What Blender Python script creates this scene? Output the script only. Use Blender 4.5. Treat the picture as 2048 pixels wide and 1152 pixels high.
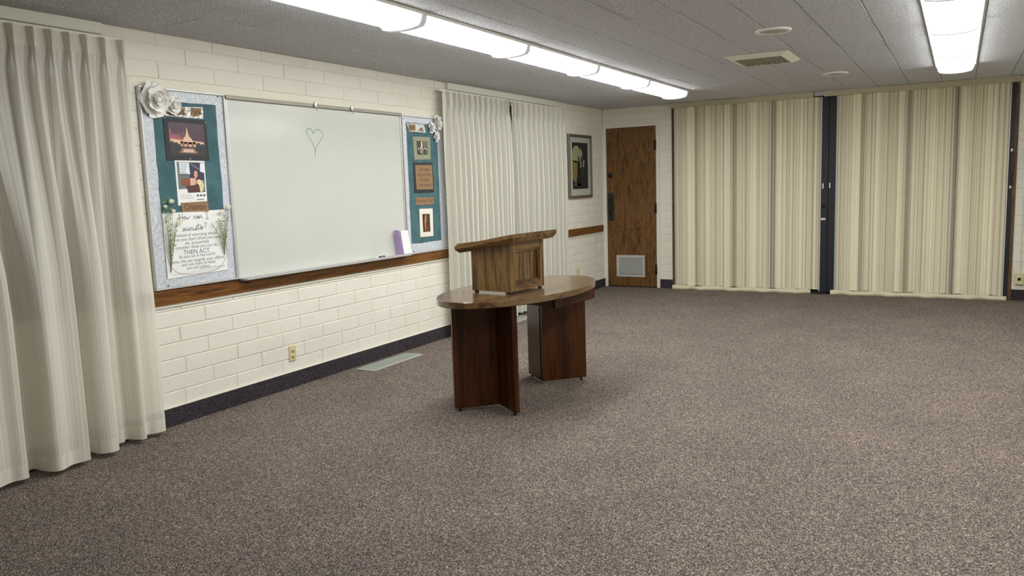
import bpy, bmesh, math, random
from mathutils import Vector, Matrix, Euler
random.seed(7)
for o in list(bpy.data.objects): bpy.data.objects.remove(o)
SC = bpy.context.scene
COL = SC.collection
PI = math.pi
# ------------------------------------------------------------------ camera, world, exposure
cd = bpy.data.cameras.new('camera'); cam = bpy.data.objects.new('camera', cd); COL.objects.link(cam)
cam.location = (4.247740, -10.223070, 1.419595)
cam.rotation_euler = (1.4436303, 0.0325141, 0.5069646)
cd.sensor_width = 36.0; cd.lens = 1597.784 / 2048 * 36.0; cd.clip_start = 0.05; cd.clip_end = 60
SC.camera = cam
SC.view_settings.view_transform = 'Standard'
SC.view_settings.look = 'None'
SC.view_settings.exposure = 0.0
SC.view_settings.gamma = 1.0
SC.view_settings.use_curve_mapping = False
w = bpy.data.worlds.new('night'); SC.world = w; w.use_nodes = True
w.node_tree.nodes['Background'].inputs[0].default_value = (0.05, 0.06, 0.09, 1)
w.node_tree.nodes['Background'].inputs[1].default_value = 0.15
LAMP = 19.5          # emission of the clear bottom of the fluorescent lenses
LAMP_SIDE = 13.5     # emission of their ribbed sides
LAMP_COL = (0.97, 0.99, 0.985)
H = 2.4              # ceiling height
XR = 5.65            # right wall
YB = -11.6           # wall behind the camera

# ------------------------------------------------------------------ materials
def srgb(r, g, b):
    f = lambda c: (c/255/12.92) if c/255 <= .04045 else ((c/255+.055)/1.055)**2.4
    return (f(r), f(g), f(b), 1)
class N:
    def __init__(s, name):
        s.m = bpy.data.materials.new(name); s.m.use_nodes = True
        s.t = s.m.node_tree; s.b = s.t.nodes['Principled BSDF']; s.out = s.t.nodes['Material Output']
    def n(s, typ, **kw):
        nd = s.t.nodes.new(typ)
        for k, v in kw.items():
            if k.startswith('i_'): nd.inputs[k[2:].replace('_', ' ')].default_value = v
            else: setattr(nd, k, v)
        return nd
    def l(s, a, b): s.t.links.new(a, b)
    def coord(s, kind='Object', scale=(1, 1, 1), rot=(0, 0, 0)):
        if kind == 'World':
            g = s.n('ShaderNodeNewGeometry'); o = g.outputs['Position']
        else:
            g = s.n('ShaderNodeTexCoord'); o = g.outputs[kind]
        mp = s.n('ShaderNodeMapping'); mp.inputs['Scale'].default_value = scale; mp.inputs['Rotation'].default_value = rot
        s.l(o, mp.inputs[0]); return mp.outputs[0]
    def noise(s, vec, scale, detail=3, rough=.5, dist=0):
        nd = s.n('ShaderNodeTexNoise'); nd.inputs['Scale'].default_value = scale; nd.inputs['Detail'].default_value = detail
        nd.inputs['Roughness'].default_value = rough; nd.inputs['Distortion'].default_value = dist
        s.l(vec, nd.inputs['Vector']); return nd.outputs['Fac']
    def ramp(s, fac, stops, interp='LINEAR'):
        r = s.n('ShaderNodeValToRGB'); r.color_ramp.interpolation = interp
        e = r.color_ramp.elements
        while len(e) < len(stops): e.new(0.5)
        for i, (p, c) in enumerate(stops):
            e[i].position = p; e[i].color = c if len(c) == 4 else (*c, 1)
        s.l(fac, r.inputs[0]); return r.outputs[0]
    def bump(s, hgt, strength=.3, dist=.01):
        b = s.n('ShaderNodeBump'); b.inputs['Strength'].default_value = strength; b.inputs['Distance'].default_value = dist
        s.l(hgt, b.inputs['Height']); s.l(b.outputs[0], s.b.inputs['Normal'])
    def set(s, col=None, rough=None, metal=None, spec=None, coat=None):
        if col is not None: s.b.inputs['Base Color'].default_value = col
        if rough is not None: s.b.inputs['Roughness'].default_value = rough
        if metal is not None: s.b.inputs['Metallic'].default_value = metal
        if spec is not None: s.b.inputs['Specular IOR Level'].default_value = spec
        if coat is not None: s.b.inputs['Coat Weight'].default_value = coat; s.b.inputs['Coat Roughness'].default_value = .12
def plain(name, col, rough=.5, metal=0, var=.06, scale=30, bump=0, spec=.5):
    """solid colour with slight procedural mottling"""
    s = N(name); s.set(col, rough, metal, spec)
    v = s.coord('Object'); f = s.noise(v, scale, 3)
    a = tuple(c*(1-var) for c in col[:3]); b = tuple(min(1, c*(1+var)) for c in col[:3])
    s.l(s.ramp(f, [(.3, a), (.7, b)]), s.b.inputs['Base Color'])
    if bump: s.bump(f, bump, .002)
    return s.m
def wood(name, dark, mid, light, scale=(1, 1, 1), rough=.35, flame=1.0, coat=0, spec=.5):
    """scale: per axis frequency; the grain runs along the axis with the small number"""
    s = N(name); s.set(rough=rough, coat=coat, spec=spec)
    v = s.coord('Object', scale)
    big = s.noise(v, 1.2, 3, .6, flame)
    wv = s.n('ShaderNodeMath', operation='MULTIPLY'); s.l(big, wv.inputs[0]); wv.inputs[1].default_value = 14
    sn = s.n('ShaderNodeMath', operation='SINE'); s.l(wv.outputs[0], sn.inputs[0])
    fine = s.noise(v, 9, 6, .75, .4)
    mx = s.n('ShaderNodeMath', operation='MULTIPLY_ADD'); s.l(sn.outputs[0], mx.inputs[0]); mx.inputs[1].default_value = .16; s.l(fine, mx.inputs[2])
    s.l(s.ramp(mx.outputs[0], [(.28, dark), (.5, mid), (.72, light)]), s.b.inputs['Base Color'])
    s.bump(fine, .12, .002)
    return s.m

# painted brick: off white, uneven skin
s = N('painted_brick'); s.set(rough=.55, spec=.3)
v = s.coord('World'); f1 = s.noise(v, 28, 5, .6); f2 = s.noise(v, 3, 2)
s.l(s.ramp(f2, [(.3, srgb(232, 228, 214)), (.7, srgb(238, 233, 222))]), s.b.inputs['Base Color'])
s.bump(f1, .55, .006); BRICK = s.m
MORTAR = plain('painted_mortar', srgb(238, 233, 216), .7, 0, .03, 40, .3)
# carpet: brown-violet loop pile with beige and grey flecks
def carpet(name, dk, md, lt, far=1.0):
    s = N(name); s.set(rough=.95, spec=.1)
    v = s.coord('World')
    vo = s.n('ShaderNodeTexVoronoi'); vo.inputs['Scale'].default_value = 270; vo.inputs['Randomness'].default_value = 1
    nz = s.n('ShaderNodeTexNoise'); nz.inputs['Scale'].default_value = 60; s.l(v, nz.inputs['Vector'])
    mixv = s.n('ShaderNodeVectorMath', operation='MULTIPLY_ADD'); s.l(nz.outputs['Color'], mixv.inputs[0]); mixv.inputs[1].default_value = (.012, .012, .012); s.l(v, mixv.inputs[2])
    s.l(mixv.outputs[0], vo.inputs['Vector'])
    sep = s.n('ShaderNodeSeparateColor'); s.l(vo.outputs['Color'], sep.inputs[0])
    c1 = s.ramp(sep.outputs[0], [(0, dk), (.42, md), (.62, md), (.8, lt), (1, tuple(min(1, x*1.5) for x in lt[:3]))])
    f = s.noise(v, 2.2, 3)
    c2 = s.ramp(f, [(.3, (.90, .90, .90, 1)), (.7, (1.07, 1.06, 1.05, 1))])
    mx = s.n('ShaderNodeMix', data_type='RGBA', blend_type='MULTIPLY'); mx.inputs['Factor'].default_value = 1
    s.l(c1, mx.inputs['A']); s.l(c2, mx.inputs['B']); s.l(mx.outputs['Result'], s.b.inputs['Base Color'])
    s.bump(vo.outputs['Distance'], .5, .004)
    return s.m
CARPET = carpet('flecked_carpet', srgb(66, 56, 61), srgb(94, 84, 84), srgb(156, 144, 126))
CARPET_BASE = carpet('carpet_base_strip', srgb(34, 31, 37), srgb(56, 50, 57), srgb(84, 77, 80))
# ceiling tile: pitted, greyish white
s = N('ceiling_tile'); s.set(rough=.9, spec=.15)
v = s.coord('World'); f = s.noise(v, 110, 4, .7); f2 = s.noise(v, 70, 3, .7)
s.l(s.ramp(f, [(.38, srgb(166, 168, 176)), (.52, srgb(250, 251, 255))]), s.b.inputs['Base Color'])
ad = s.n('ShaderNodeMath', operation='ADD'); s.l(f, ad.inputs[0]); s.l(f2, ad.inputs[1])
s.bump(ad.outputs[0], 1.0, .014); TILE = s.m
GROOVE = plain('tile_groove', srgb(70, 70, 72), .9)
WHITE = plain('white_enamel', srgb(236, 236, 230), .35, 0, .02)
TRIMW = plain('white_gloss_paint', srgb(232, 230, 214), .4, 0, .02, 8)
HEADER = plain('beige_painted_header', srgb(196, 188, 160), .5, 0, .03, 5)
ALU = plain('brushed_aluminium', srgb(190, 190, 188), .38, .85, .05, 60)
ALU_L = plain('satin_aluminium_trim', srgb(206, 206, 204), .4, .35, .04, 60)
STEELV = plain('floor_register_metal', srgb(176, 182, 170), .45, .25, .06, 50)
BLACK = plain('black_vinyl', srgb(28, 32, 40), .45, 0, .1)
DARK = plain('dark_void', srgb(22, 20, 20), .8)
BLACKM = plain('blackened_metal', srgb(34, 30, 34), .4, .4)
BRONZE = plain('dark_bronze_plate', srgb(50, 58, 50), .45, .5, .1)
IVORY = plain('ivory_plastic', srgb(214, 204, 158), .4, 0, .03)
WBOARD = plain('whiteboard_enamel', srgb(206, 208, 199), .17, 0, .015, 4, 0, .6)
TEAL = N('teal_cloth'); TEAL.set(rough=.9, spec=.1)
v = TEAL.coord('World'); f = TEAL.noise(v, 9, 4); g = TEAL.noise(v, 400, 2)
TEAL.l(TEAL.ramp(f, [(.3, srgb(70, 100, 106)), (.7, srgb(86, 118, 123))]), TEAL.b.inputs['Base Color']); TEAL.bump(g, .3, .001); TEAL = TEAL.m
s = N('marbled_paper_border'); s.set(rough=.35)
v = s.coord('World'); f = s.noise(v, 16, 5, .6, 2.5)
s.l(s.ramp(f, [(.3, srgb(168, 174, 184)), (.45, srgb(222, 225, 230)), (.52, srgb(180, 186, 196)), (.65, srgb(228, 230, 234))]), s.b.inputs['Base Color'])
s.bump(f, .3, .003); MARBLE = s.m
PAPER = plain('white_paper', srgb(240, 240, 238), .7, 0, .01, 6)
PAPERF = plain('white_foam_petal', srgb(250, 248, 244), .7, 0, .02, 20)
CARDBR = plain('kraft_card', srgb(150, 118, 84), .8, 0, .08, 60)
CARDDK = plain('black_card', srgb(40, 40, 44), .6, 0, .05, 30)
CARDGR = plain('sage_green_card', srgb(152, 152, 128), .8, 0, .04, 30)
CREAMC = plain('cream_card', srgb(232, 228, 212), .7, 0, .02, 30)
FOIL = N('crumpled_silver_foil'); FOIL.set(srgb(225, 225, 222), .22, .8)
v = FOIL.coord('World'); f = FOIL.noise(v, 60, 3, .6, 1); FOIL.bump(f, 1, .01); FOIL = FOIL.m
INK = plain('black_ink', srgb(30, 30, 36), .6)
INKG = plain('grey_ink', srgb(92, 92, 98), .6)
INKB = plain('brown_ink', srgb(74, 52, 36), .6)
INKT = plain('teal_marker_ink', srgb(60, 140, 130), .6)
INKC = plain('cyan_ink', srgb(90, 176, 190), .6)
PURPLE = plain('lilac_card', srgb(222, 204, 234), .7)
PURPD = plain('deep_lilac_card', srgb(186, 158, 206), .7)
STEM = plain('sprig_green', srgb(120, 128, 84), .7, 0, .15, 60)
LEAFG = plain('leaf_green', srgb(150, 158, 112), .7, 0, .15, 60)
BLOS = plain('cream_blossom', srgb(232, 228, 196), .7, 0, .05, 60)
OAKDOOR = wood('oak_door_veneer', srgb(44, 26, 10), srgb(98, 65, 28), srgb(124, 86, 40), (22, 22, 2.6), .42, 1.8)
RAILW = wood('walnut_stained_rail', srgb(52, 28, 8), srgb(108, 66, 24), srgb(130, 84, 34), (3, 1.6, 22), .35, 1.2)
LECT = wood('oak_lectern_veneer', srgb(44, 27, 10), srgb(102, 74, 36), srgb(136, 104, 56), (24, 24, 1.2), .38, .6)
LECTR = wood('oak_lectern_rail', srgb(50, 31, 12), srgb(102, 72, 35), srgb(130, 97, 52), (14, 2.0, 14), .38, .8)
LECTX = wood('oak_lectern_side_rail', srgb(50, 31, 12), srgb(102, 72, 35), srgb(130, 97, 52), (2, 14, 14), .38, .8)
TTOP = wood('walnut_laminate_top', srgb(60, 42, 24), srgb(96, 70, 42), srgb(116, 88, 56), (14, 1.2, 14), .2, .6, .35)
LEGW = wood('walnut_leg_veneer', srgb(42, 18, 5), srgb(64, 32, 10), srgb(78, 42, 16), (12, 12, .7), .35, .5, .05, .2)
JAMBW = wood('brown_jamb', srgb(50, 30, 18), srgb(92, 64, 38), srgb(110, 80, 50), (10, 10, 1), .45)
# sheer drapery
def drapery(name, col, transp, stripes):
    s = N(name); t = s.t
    v = s.coord('UV')
    d = s.b; d.inputs['Roughness'].default_value = .85; d.inputs['Specular IOR Level'].default_value = .15
    sx = s.n('ShaderNodeMapping'); sx.inputs['Scale'].default_value = (1, 0.0, 0); s.l(v, sx.inputs[0])
    f = s.noise(sx.outputs[0], stripes, 2, .6)
    lo = tuple(c*.86 for c in col[:3]); 
    s.l(s.ramp(f, [(.42, lo), (.58, col)]), d.inputs['Base Color'])
    tr = s.n('ShaderNodeBsdfTranslucent'); tr.inputs[0].default_value = col
    m1 = s.n('ShaderNodeMixShader'); m1.inputs[0].default_value = .18
    s.l(d.outputs[0], m1.inputs[1]); s.l(tr.outputs[0], m1.inputs[2])
    tp = s.n('ShaderNodeBsdfTransparent')
    m2 = s.n('ShaderNodeMixShader')
    a = s.ramp(f, [(.4, (transp*1.6,)*3), (.6, (transp*.6,)*3)])
    s.l(a, m2.inputs[0]); s.l(m1.outputs[0], m2.inputs[1]); s.l(tp.outputs[0], m2.inputs[2])
    s.l(m2.outputs[0], s.out.inputs[0]); return s.m
SHEER = drapery('sheer_striped_drapery', srgb(244, 240, 228), .12, 130)
SHEERH = drapery('drapery_hem', srgb(240, 236, 222), .01, 30)
DRAPE = drapery('lined_drapery', srgb(234, 231, 219), .004, 40)
# pleated vinyl with vertical taupe-to-cream noise bands in its colour
s = N('striped_pleated_vinyl'); s.set(rough=.6, spec=.3)
v = s.coord('UV', (1, 0, 0)); f = s.noise(v, 6.5, 2, .5); g = s.noise(v, 45, 1, .5)
mx = s.n('ShaderNodeMath', operation='MULTIPLY_ADD'); s.l(g, mx.inputs[0]); mx.inputs[1].default_value = .42; s.l(f, mx.inputs[2])
s.l(s.ramp(mx.outputs[0], [(.55, srgb(158, 148, 134)), (.66, srgb(220, 211, 186)), (.80, srgb(248, 240, 212))]), s.b.inputs['Base Color'])
VINYL = s.m
FLAP = plain('beige_vinyl_sweep', srgb(214, 206, 176), .5, 0, .04, 8)
s = N('window_glass'); s.set(srgb(200, 210, 220), .02); s.b.inputs['Transmission Weight'].default_value = 1; GLASS = s.m
s = N('fluorescent_lens'); s.set(srgb(240, 240, 235), .4)
s.b.inputs['Emission Color'].default_value = (*LAMP_COL, 1); s.b.inputs['Emission Strength'].default_value = LAMP; LENS = s.m
s = N('fluorescent_lens_side'); s.set(srgb(240, 240, 235), .4)
s.b.inputs['Emission Color'].default_value = (*LAMP_COL, 1); s.b.inputs['Emission Strength'].default_value = LAMP_SIDE; LENSS = s.m
s = N('milky_lit_end_cap'); s.set((.10, .10, .095, 1), .5)
s.b.inputs['Emission Color'].default_value = (*LAMP_COL, 1); s.b.inputs['Emission Strength'].default_value = .36; LENSCAP = s.m
PICGLASS = None

# ------------------------------------------------------------------ geometry helpers
ORG = {}
class B:
    """collects shapes in world coordinates"""
    def __init__(s): s.bm = bmesh.new(); s.uv = None
    def box(s, x0, x1, y0, y1, z0, z1, mi=0, bev=0, seg=1):
        t = bmesh.new(); bmesh.ops.create_cube(t, size=1)
        M = Matrix.Translation(((x0+x1)/2, (y0+y1)/2, (z0+z1)/2)) @ Matrix.Diagonal((abs(x1-x0), abs(y1-y0), abs(z1-z0), 1))
        t.transform(M)
        if bev: bmesh.ops.bevel(t, geom=t.edges[:], offset=bev, segments=seg, affect='EDGES', profile=.5)
        s.add(t, mi); return s
    def add(s, t, mi=0, M=None):
        if M is not None: t.transform(M)
        for f in t.faces: f.material_index = mi
        me = bpy.data.meshes.new('t'); t.to_mesh(me); t.free(); s.bm.from_mesh(me); bpy.data.meshes.remove(me)
    def hexa(s, pts, mi=0):
        """8 points: bottom loop then top loop"""
        v = [s.bm.verts.new(p) for p in pts]
        for q in ((3, 2, 1, 0), (4, 5, 6, 7), (0, 1, 5, 4), (1, 2, 6, 5), (2, 3, 7, 6), (3, 0, 4, 7)):
            f = s.bm.faces.new([v[i] for i in q]); f.material_index = mi
        return s
    def prism(s, poly, fn0, fn1, mi=0):
        """poly: 2D points; fn0/fn1 map them to 3D for the two caps"""
        a = [s.bm.verts.new(fn0(*p)) for p in poly]; b = [s.bm.verts.new(fn1(*p)) for p in poly]
        n = len(poly)
        fs = [s.bm.faces.new(a[::-1]), s.bm.faces.new(b)] + [s.bm.faces.new([a[i], a[(i+1) % n], b[(i+1) % n], b[i]]) for i in range(n)]
        for f in fs: f.material_index = mi
        return s
    def face(s, pts, mi=0):
        f = s.bm.faces.new([s.bm.verts.new(p) for p in pts]); f.material_index = mi; return s
    def tube(s, pts, r, n=6, mi=0, r1=None):
        pts = [Vector(p) for p in pts]; rings = []
        for i, p in enumerate(pts):
            d = (pts[min(i+1, len(pts)-1)] - pts[max(i-1, 0)]).normalized()
            a = d.cross(Vector((0, 0, 1)))
            if a.length < .05: a = d.cross(Vector((1, 0, 0)))
            a.normalize(); b = d.cross(a)
            rr = r if r1 is None else r + (r1-r)*i/(len(pts)-1)
            rings.append([s.bm.verts.new(p + a*math.cos(2*PI*k/n)*rr + b*math.sin(2*PI*k/n)*rr) for k in range(n)])
        for i in range(len(rings)-1):
            for k in range(n):
                f = s.bm.faces.new([rings[i][k], rings[i][(k+1) % n], rings[i+1][(k+1) % n], rings[i+1][k]]); f.material_index = mi; f.smooth = True
        s.bm.faces.new(rings[0][::-1]).material_index = mi; s.bm.faces.new(rings[-1]).material_index = mi
        return s
    def cyl(s, p0, p1, r, n=24, mi=0, r1=None): return s.tube([p0, p1], r, n, mi, r1)
    def lathe(s, c, axis, prof, n=32, mi=0):
        """prof: (radius, distance along axis)"""
        ax = Vector(axis).normalized(); u = ax.orthogonal().normalized(); v = ax.cross(u); c = Vector(c)
        rings = []
        for r, h in prof:
            rings.append([s.bm.verts.new(c + ax*h + (u*math.cos(2*PI*k/n) + v*math.sin(2*PI*k/n))*max(r, 1e-4)) for k in range(n)])
        for i in range(len(rings)-1):
            for k in range(n):
                f = s.bm.faces.new([rings[i][k], rings[i][(k+1) % n], rings[i+1][(k+1) % n], rings[i+1][k]]); f.material_index = mi; f.smooth = True
        return s
    def build(s, name, mats, parent=None, label=None, cat=None, group=None, kind=None, smooth=False, origin=None):
        bm = s.bm
        bmesh.ops.recalc_face_normals(bm, faces=bm.faces[:])
        if parent is not None: org = ORG[parent.name]
        elif origin is not None: org = Vector(origin)
        else:
            xs = [v.co for v in bm.verts]
            lo = [min(c[i] for c in xs) for i in range(3)]; hi = [max(c[i] for c in xs) for i in range(3)]
            org = Vector(((lo[0]+hi[0])/2, (lo[1]+hi[1])/2, lo[2]))
        bm.transform(Matrix.Translation(-org))
        me = bpy.data.meshes.new(name); bm.to_mesh(me); bm.free()
        if smooth:
            for p in me.polygons: p.use_smooth = True
        for m in (mats if isinstance(mats, (list, tuple)) else [mats]): me.materials.append(m)
        o = bpy.data.objects.new(name, me); COL.objects.link(o)
        if parent is not None: o.parent = parent
        else: o.location = org
        ORG[o.name] = org
        tag(o, label, cat, group, kind)
        return o
def tag(o, label=None, cat=None, group=None, kind=None):
    for k, v in (('label', label), ('category', cat), ('group', group), ('kind', kind)):
        if v: o[k] = v
    return o
def thing(name, loc, label, cat, group=None, kind=None):
    o = bpy.data.objects.new(name, None); COL.objects.link(o); o.location = loc; o.empty_display_size = .05
    ORG[o.name] = Vector(loc)
    return tag(o, label, cat, group, kind)
def kid(name, mesh, parent, loc, rot=(0, 0, 0), scale=(1, 1, 1), label=None):
    """shared-mesh child placed at world loc"""
    o = bpy.data.objects.new(name, mesh); COL.objects.link(o); o.parent = parent
    o.location = Vector(loc) - ORG[parent.name]; o.rotation_euler = rot; o.scale = scale
    ORG[o.name] = Vector(loc)
    if label: o['label'] = label
    return o
def copy_tree(o, loc, label, group=None):
    c = o.copy(); COL.objects.link(c); c.location = loc
    if label: c['label'] = label
    for ch in o.children:
        d = ch.copy(); COL.objects.link(d); d.parent = c
        for g in ch.children:
            e = g.copy(); COL.objects.link(e); e.parent = d
    return c
def lerp(a, b, t): return a + (b-a)*t
def sstep(t): t = max(0, min(1, t)); return t*t*(3-2*t)
def text_into(b, s, y, z, x, width=None, size=.03, mi=0, shear=0, rot=0, off=0.0, wall='left'):
    """flat lettering centred at (y,z) on a plane facing +x, widened to 'width'"""
    c = bpy.data.curves.new('t', 'FONT'); c.body = s; c.align_x = 'CENTER'; c.align_y = 'CENTER'; c.size = 1; c.shear = shear; c.offset = off; c.resolution_u = 3
    o = bpy.data.objects.new('t', c); COL.objects.link(o)
    dg = bpy.context.evaluated_depsgraph_get(); me = bpy.data.meshes.new_from_object(o.evaluated_get(dg))
    xs = [v.co.x for v in me.vertices]; wd = max(xs)-min(xs)
    k = width/wd if width else size
    ky = size if width else k
    t = bmesh.new(); t.from_mesh(me)
    t.transform(Matrix.Translation((x, y, z)) @ Matrix(((0, 0, 1, 0), (1, 0, 0, 0), (0, 1, 0, 0), (0, 0, 0, 1))) @ Matrix.Rotation(rot, 4, 'Z') @ Matrix.Diagonal((k, ky, 1, 1)))
    b.add(t, mi)
    bpy.data.objects.remove(o); bpy.data.curves.remove(c); bpy.data.meshes.remove(me)

# ------------------------------------------------------------------ SETTING: floor, walls, ceiling
B().box(-.2, XR+.2, YB, 1.2, -.1, 0).build('floor', CARPET, kind='structure', origin=(2.8, -5, 0))
WX = -.0055     # mortar face of the left wall
wl = B()
wl.box(-.2, WX, YB, .2, 0, .80); wl.box(-.2, WX, YB, .2, 2.28, 2.42)
wl.box(-.2, WX, YB, -9.7, .80, 2.28); wl.box(-.2, WX, -7.27, -3.86, .80, 2.28); wl.box(-.2, WX, -1.48, .2, .80, 2.28)
wall_left = wl.build('wall_left', MORTAR, kind='structure', origin=(0, 0, 0))
wf = B()
wf.box(-.0, .02, .0055, .2, 0, 2.42); wf.box(.02, .768, .0055, .2, 2.165, 2.42); wf.box(.768, .965, .0055, .2, 0, 2.42)
wf.box(4.775, XR, .0055, .2, 0, 2.42); wf.box(.965, 4.775, -.02, .12, 2.37, 2.42)
wall_back = wf.build('wall_back', MORTAR, kind='structure', origin=(0, 0, 0))
wr = B().box(XR, XR+.15, YB, .2, 0, 2.42).build('wall_right', MORTAR, kind='structure', origin=(XR, 0, 0))
wq = B().box(-.2, XR+.15, YB-.15, YB, 0, 2.42).build('wall_front', MORTAR, kind='structure', origin=(0, YB, 0))
# room beyond the folding partitions (dark, closed)
B().box(.8, 4.95, 1.1, 1.2, 0, 2.42).box(.8, .965, .2, 1.1, 0, 2.42).box(4.775, 4.95, .2, 1.1, 0, 2.42).build('trim_9', DARK, kind='structure')
# bricks: one chamfered brick mesh per length, shared
def brick_mesh(name, L, Hh, T=.012, ch=.0032):
    bm = bmesh.new()
    def loop(dy, dz, x): return [bm.verts.new((x, a, b)) for a, b in ((-L/2+dy, -Hh/2+dz), (L/2-dy, -Hh/2+dz), (L/2-dy, Hh/2-dz), (-L/2+dy, Hh/2-dz))]
    A = loop(0, 0, -T); M_ = loop(0, 0, -ch); F_ = loop(ch, ch, 0)
    for P, Q in ((A, M_), (M_, F_)):
        for i in range(4): bm.faces.new([P[i], P[(i+1) % 4], Q[(i+1) % 4], Q[i]])
    bm.faces.new(F_); bmesh.ops.recalc_face_normals(bm, faces=bm.faces[:])
    me = bpy.data.meshes.new(name); bm.to_mesh(me); bm.free(); me.materials.append(BRICK); return me
COURSE, ZJ, JT = .1008, .012, .0045
BL = .42
meshes = {}
def get_brick(L, h):
    k = (round(L, 3), round(h, 3))
    if k not in meshes: meshes[k] = brick_mesh('brick', k[0], k[1])
    return meshes[k]
def brick_run(parent, a0, a1, z0, z1, zc, phase, place):
    """bricks of one course between a0 and a1 along the wall"""
    k = math.floor((a0-phase)/BL)
    while True:
        s0 = phase + k*BL; s1 = s0 + BL; k += 1
        if s0 > a1: break
        b0 = max(s0+JT/2, a0); b1 = min(s1-JT/2, a1)
        if b1-b0 < .03: continue
        zz0, zz1 = zc+JT/2, zc+COURSE-JT/2
        zz0 = max(zz0, z0); zz1 = min(zz1, z1)
        if zz1-zz0 < .015: continue
        place(get_brick(b1-b0, zz1-zz0), (b0+b1)/2, (zz0+zz1)/2)
def left_place(me, a, z): kid('brick', me, wall_left, (random.uniform(-.0012, .0012), a, z), (0, random.uniform(-.002, .002), random.uniform(-.0015, .0015)))
def back_place(me, a, z): kid('brick', me, wall_back, (a, random.uniform(-.0012, .0012), z), (0, 0, -PI/2))
for k in range(1, 24):
    zc = ZJ + k*COURSE; ph = (-6.08 if k % 2 else -5.87) + random.uniform(-.02, .02)
    segs = []
    if zc+COURSE > .865 and zc < 2.06: segs = [(-7.27, -7.09), (-3.9, -3.80)]
    else: segs = [(-7.27, -3.80)]
    segs.append((-1.5, -.002))
    for a0, a1 in segs:
        if .75 < zc < .80 or (zc < .76 and zc+COURSE > .85): continue
        brick_run(wall_left, a0, a1, .118, 2.4, zc, ph, left_place)
    # far wall: pier between door and partition, strip above the door, right end
    phb = .25 if k % 2 else .46
    if zc > 2.09: brick_run(wall_back, .002, .966, 2.20, 2.4, zc, phb, back_place)
    else: brick_run(wall_back, .795, .966, .118, 2.20, zc, phb, back_place)
    brick_run(wall_back, 4.778, 5.4, .118, 2.4, zc, phb, back_place)
# ceiling with grooved tiles
cl = B().box(-.2, XR+.15, YB, 1.2, H+.004, H+.1).build('ceiling', GROOVE, kind='structure', origin=(0, 0, H))
TW, TL = .319, .638
def tile_mesh(name, wx, wy):
    bm = bmesh.new(); c = .003
    def loop(d, z): return [bm.verts.new((x, y, z)) for x, y in ((-wx/2+d, -wy/2+d), (wx/2-d, -wy/2+d), (wx/2-d, wy/2-d), (-wx/2+d, wy/2-d))]
    A = loop(0, .006); M_ = loop(0, c); F_ = loop(c, 0)
    for P, Q in ((A, M_), (M_, F_)):
        for i in range(4): bm.faces.new([P[i], P[(i+1) % 4], Q[(i+1) % 4], Q[i]])
    bm.faces.new(F_); bmesh.ops.recalc_face_normals(bm, faces=bm.faces[:])
    me = bpy.data.meshes.new(name); bm.to_mesh(me); bm.free(); me.materials.append(TILE); return me
tm = {}
rest = B()
for i in range(-3, 17):
    xa = .85 + i*TW; xb = xa + TW
    xa, xb = max(xa, .001), min(xb, XR)
    if xb-xa < .03: continue
    off = [0, .32][i % 2]
    for j in range(0, 20):
        yb = 0 - off*0 - j*TL + (.3 if i % 2 else 0) ; ya = yb - TL
        ya, yb = max(ya, YB), min(yb, -.001)
        if yb-ya < .05: continue
        k_ = (round(xb-xa-.0035, 4), round(yb-ya-.0035, 4))
        if yb > -8.6:
            if k_ not in tm: tm[k_] = tile_mesh('ceiling_tile', *k_)
            kid('ceiling_tile', tm[k_], cl, ((xa+xb)/2, (ya+yb)/2, H+random.uniform(-.0018, .0018)))
        else:
            rest.box(xa+.001, xb-.001, ya+.001, yb-.001, H, H+.005)
rest.build('ceiling_tiles_behind', TILE, cl, kind='stuff')
# baseboards of carpet strip
B().box(-.006, .010, YB, -.0, 0, .118).box(-.006, .011, YB, -.0, .116, .120, 1).build('baseboard_left', [CARPET_BASE, TRIMW], kind='structure')
B().box(.795, .966, -.010, .0055, 0, .115).build('baseboard_back', CARPET_BASE, kind='structure')
B().box(4.777, XR, -.010, .0055, 0, .115).build('baseboard_right', CARPET_BASE, kind='structure')
# chair rails
def rail(n, y0, y1):
    B().box(-.004, .020, y0, y1, .762, .852, 0, .002).box(-.004, .010, y0, y1, .745, .763, 1).build(n, [RAILW, TRIMW], kind='structure')
rail('trim_1', -7.35, -3.775); rail('trim_2', -1.46, -.07)
# boxed heads over the two curtains
B().box(-.006, .030, -10.2, -7.288, 2.336, 2.399, 0, .002).build('trim_3', TRIMW, kind='structure')
B().box(-.006, .030, -3.806, -1.42, 2.336, 2.399, 0, .002).build('trim_4', TRIMW, kind='structure')
# windows behind the curtains
def window(n, y0, y1):
    wn = thing(n, (-.08, (y0+y1)/2, .8), 'dark night window behind curtain', None, None, 'structure')
    del wn['label']
    fr = B()
    for a, b in ((y0, y0+.05), (y1-.05, y1), ((y0+y1)/2-.025, (y0+y1)/2+.025)): fr.box(-.13, -.06, a, b, .80, 2.28)
    fr.box(-.13, -.06, y0, y1, .80, .85).box(-.13, -.06, y0, y1, 2.23, 2.28).build('window_frame', BRONZE, wn)
    m_ = (y0+y1)/2
    for a, b in ((y0+.05, m_-.025), (m_+.025, y1-.05)): B().box(-.10, -.094, a, b, .85, 2.23).build('pane', GLASS, wn)
    B().box(-.2, .012, y0, y1, .785, .80, 0, .002).build('window_sill', TRIMW, wn)
window('window_1', -9.7, -7.27); window('window_2', -3.86, -1.48)

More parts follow.
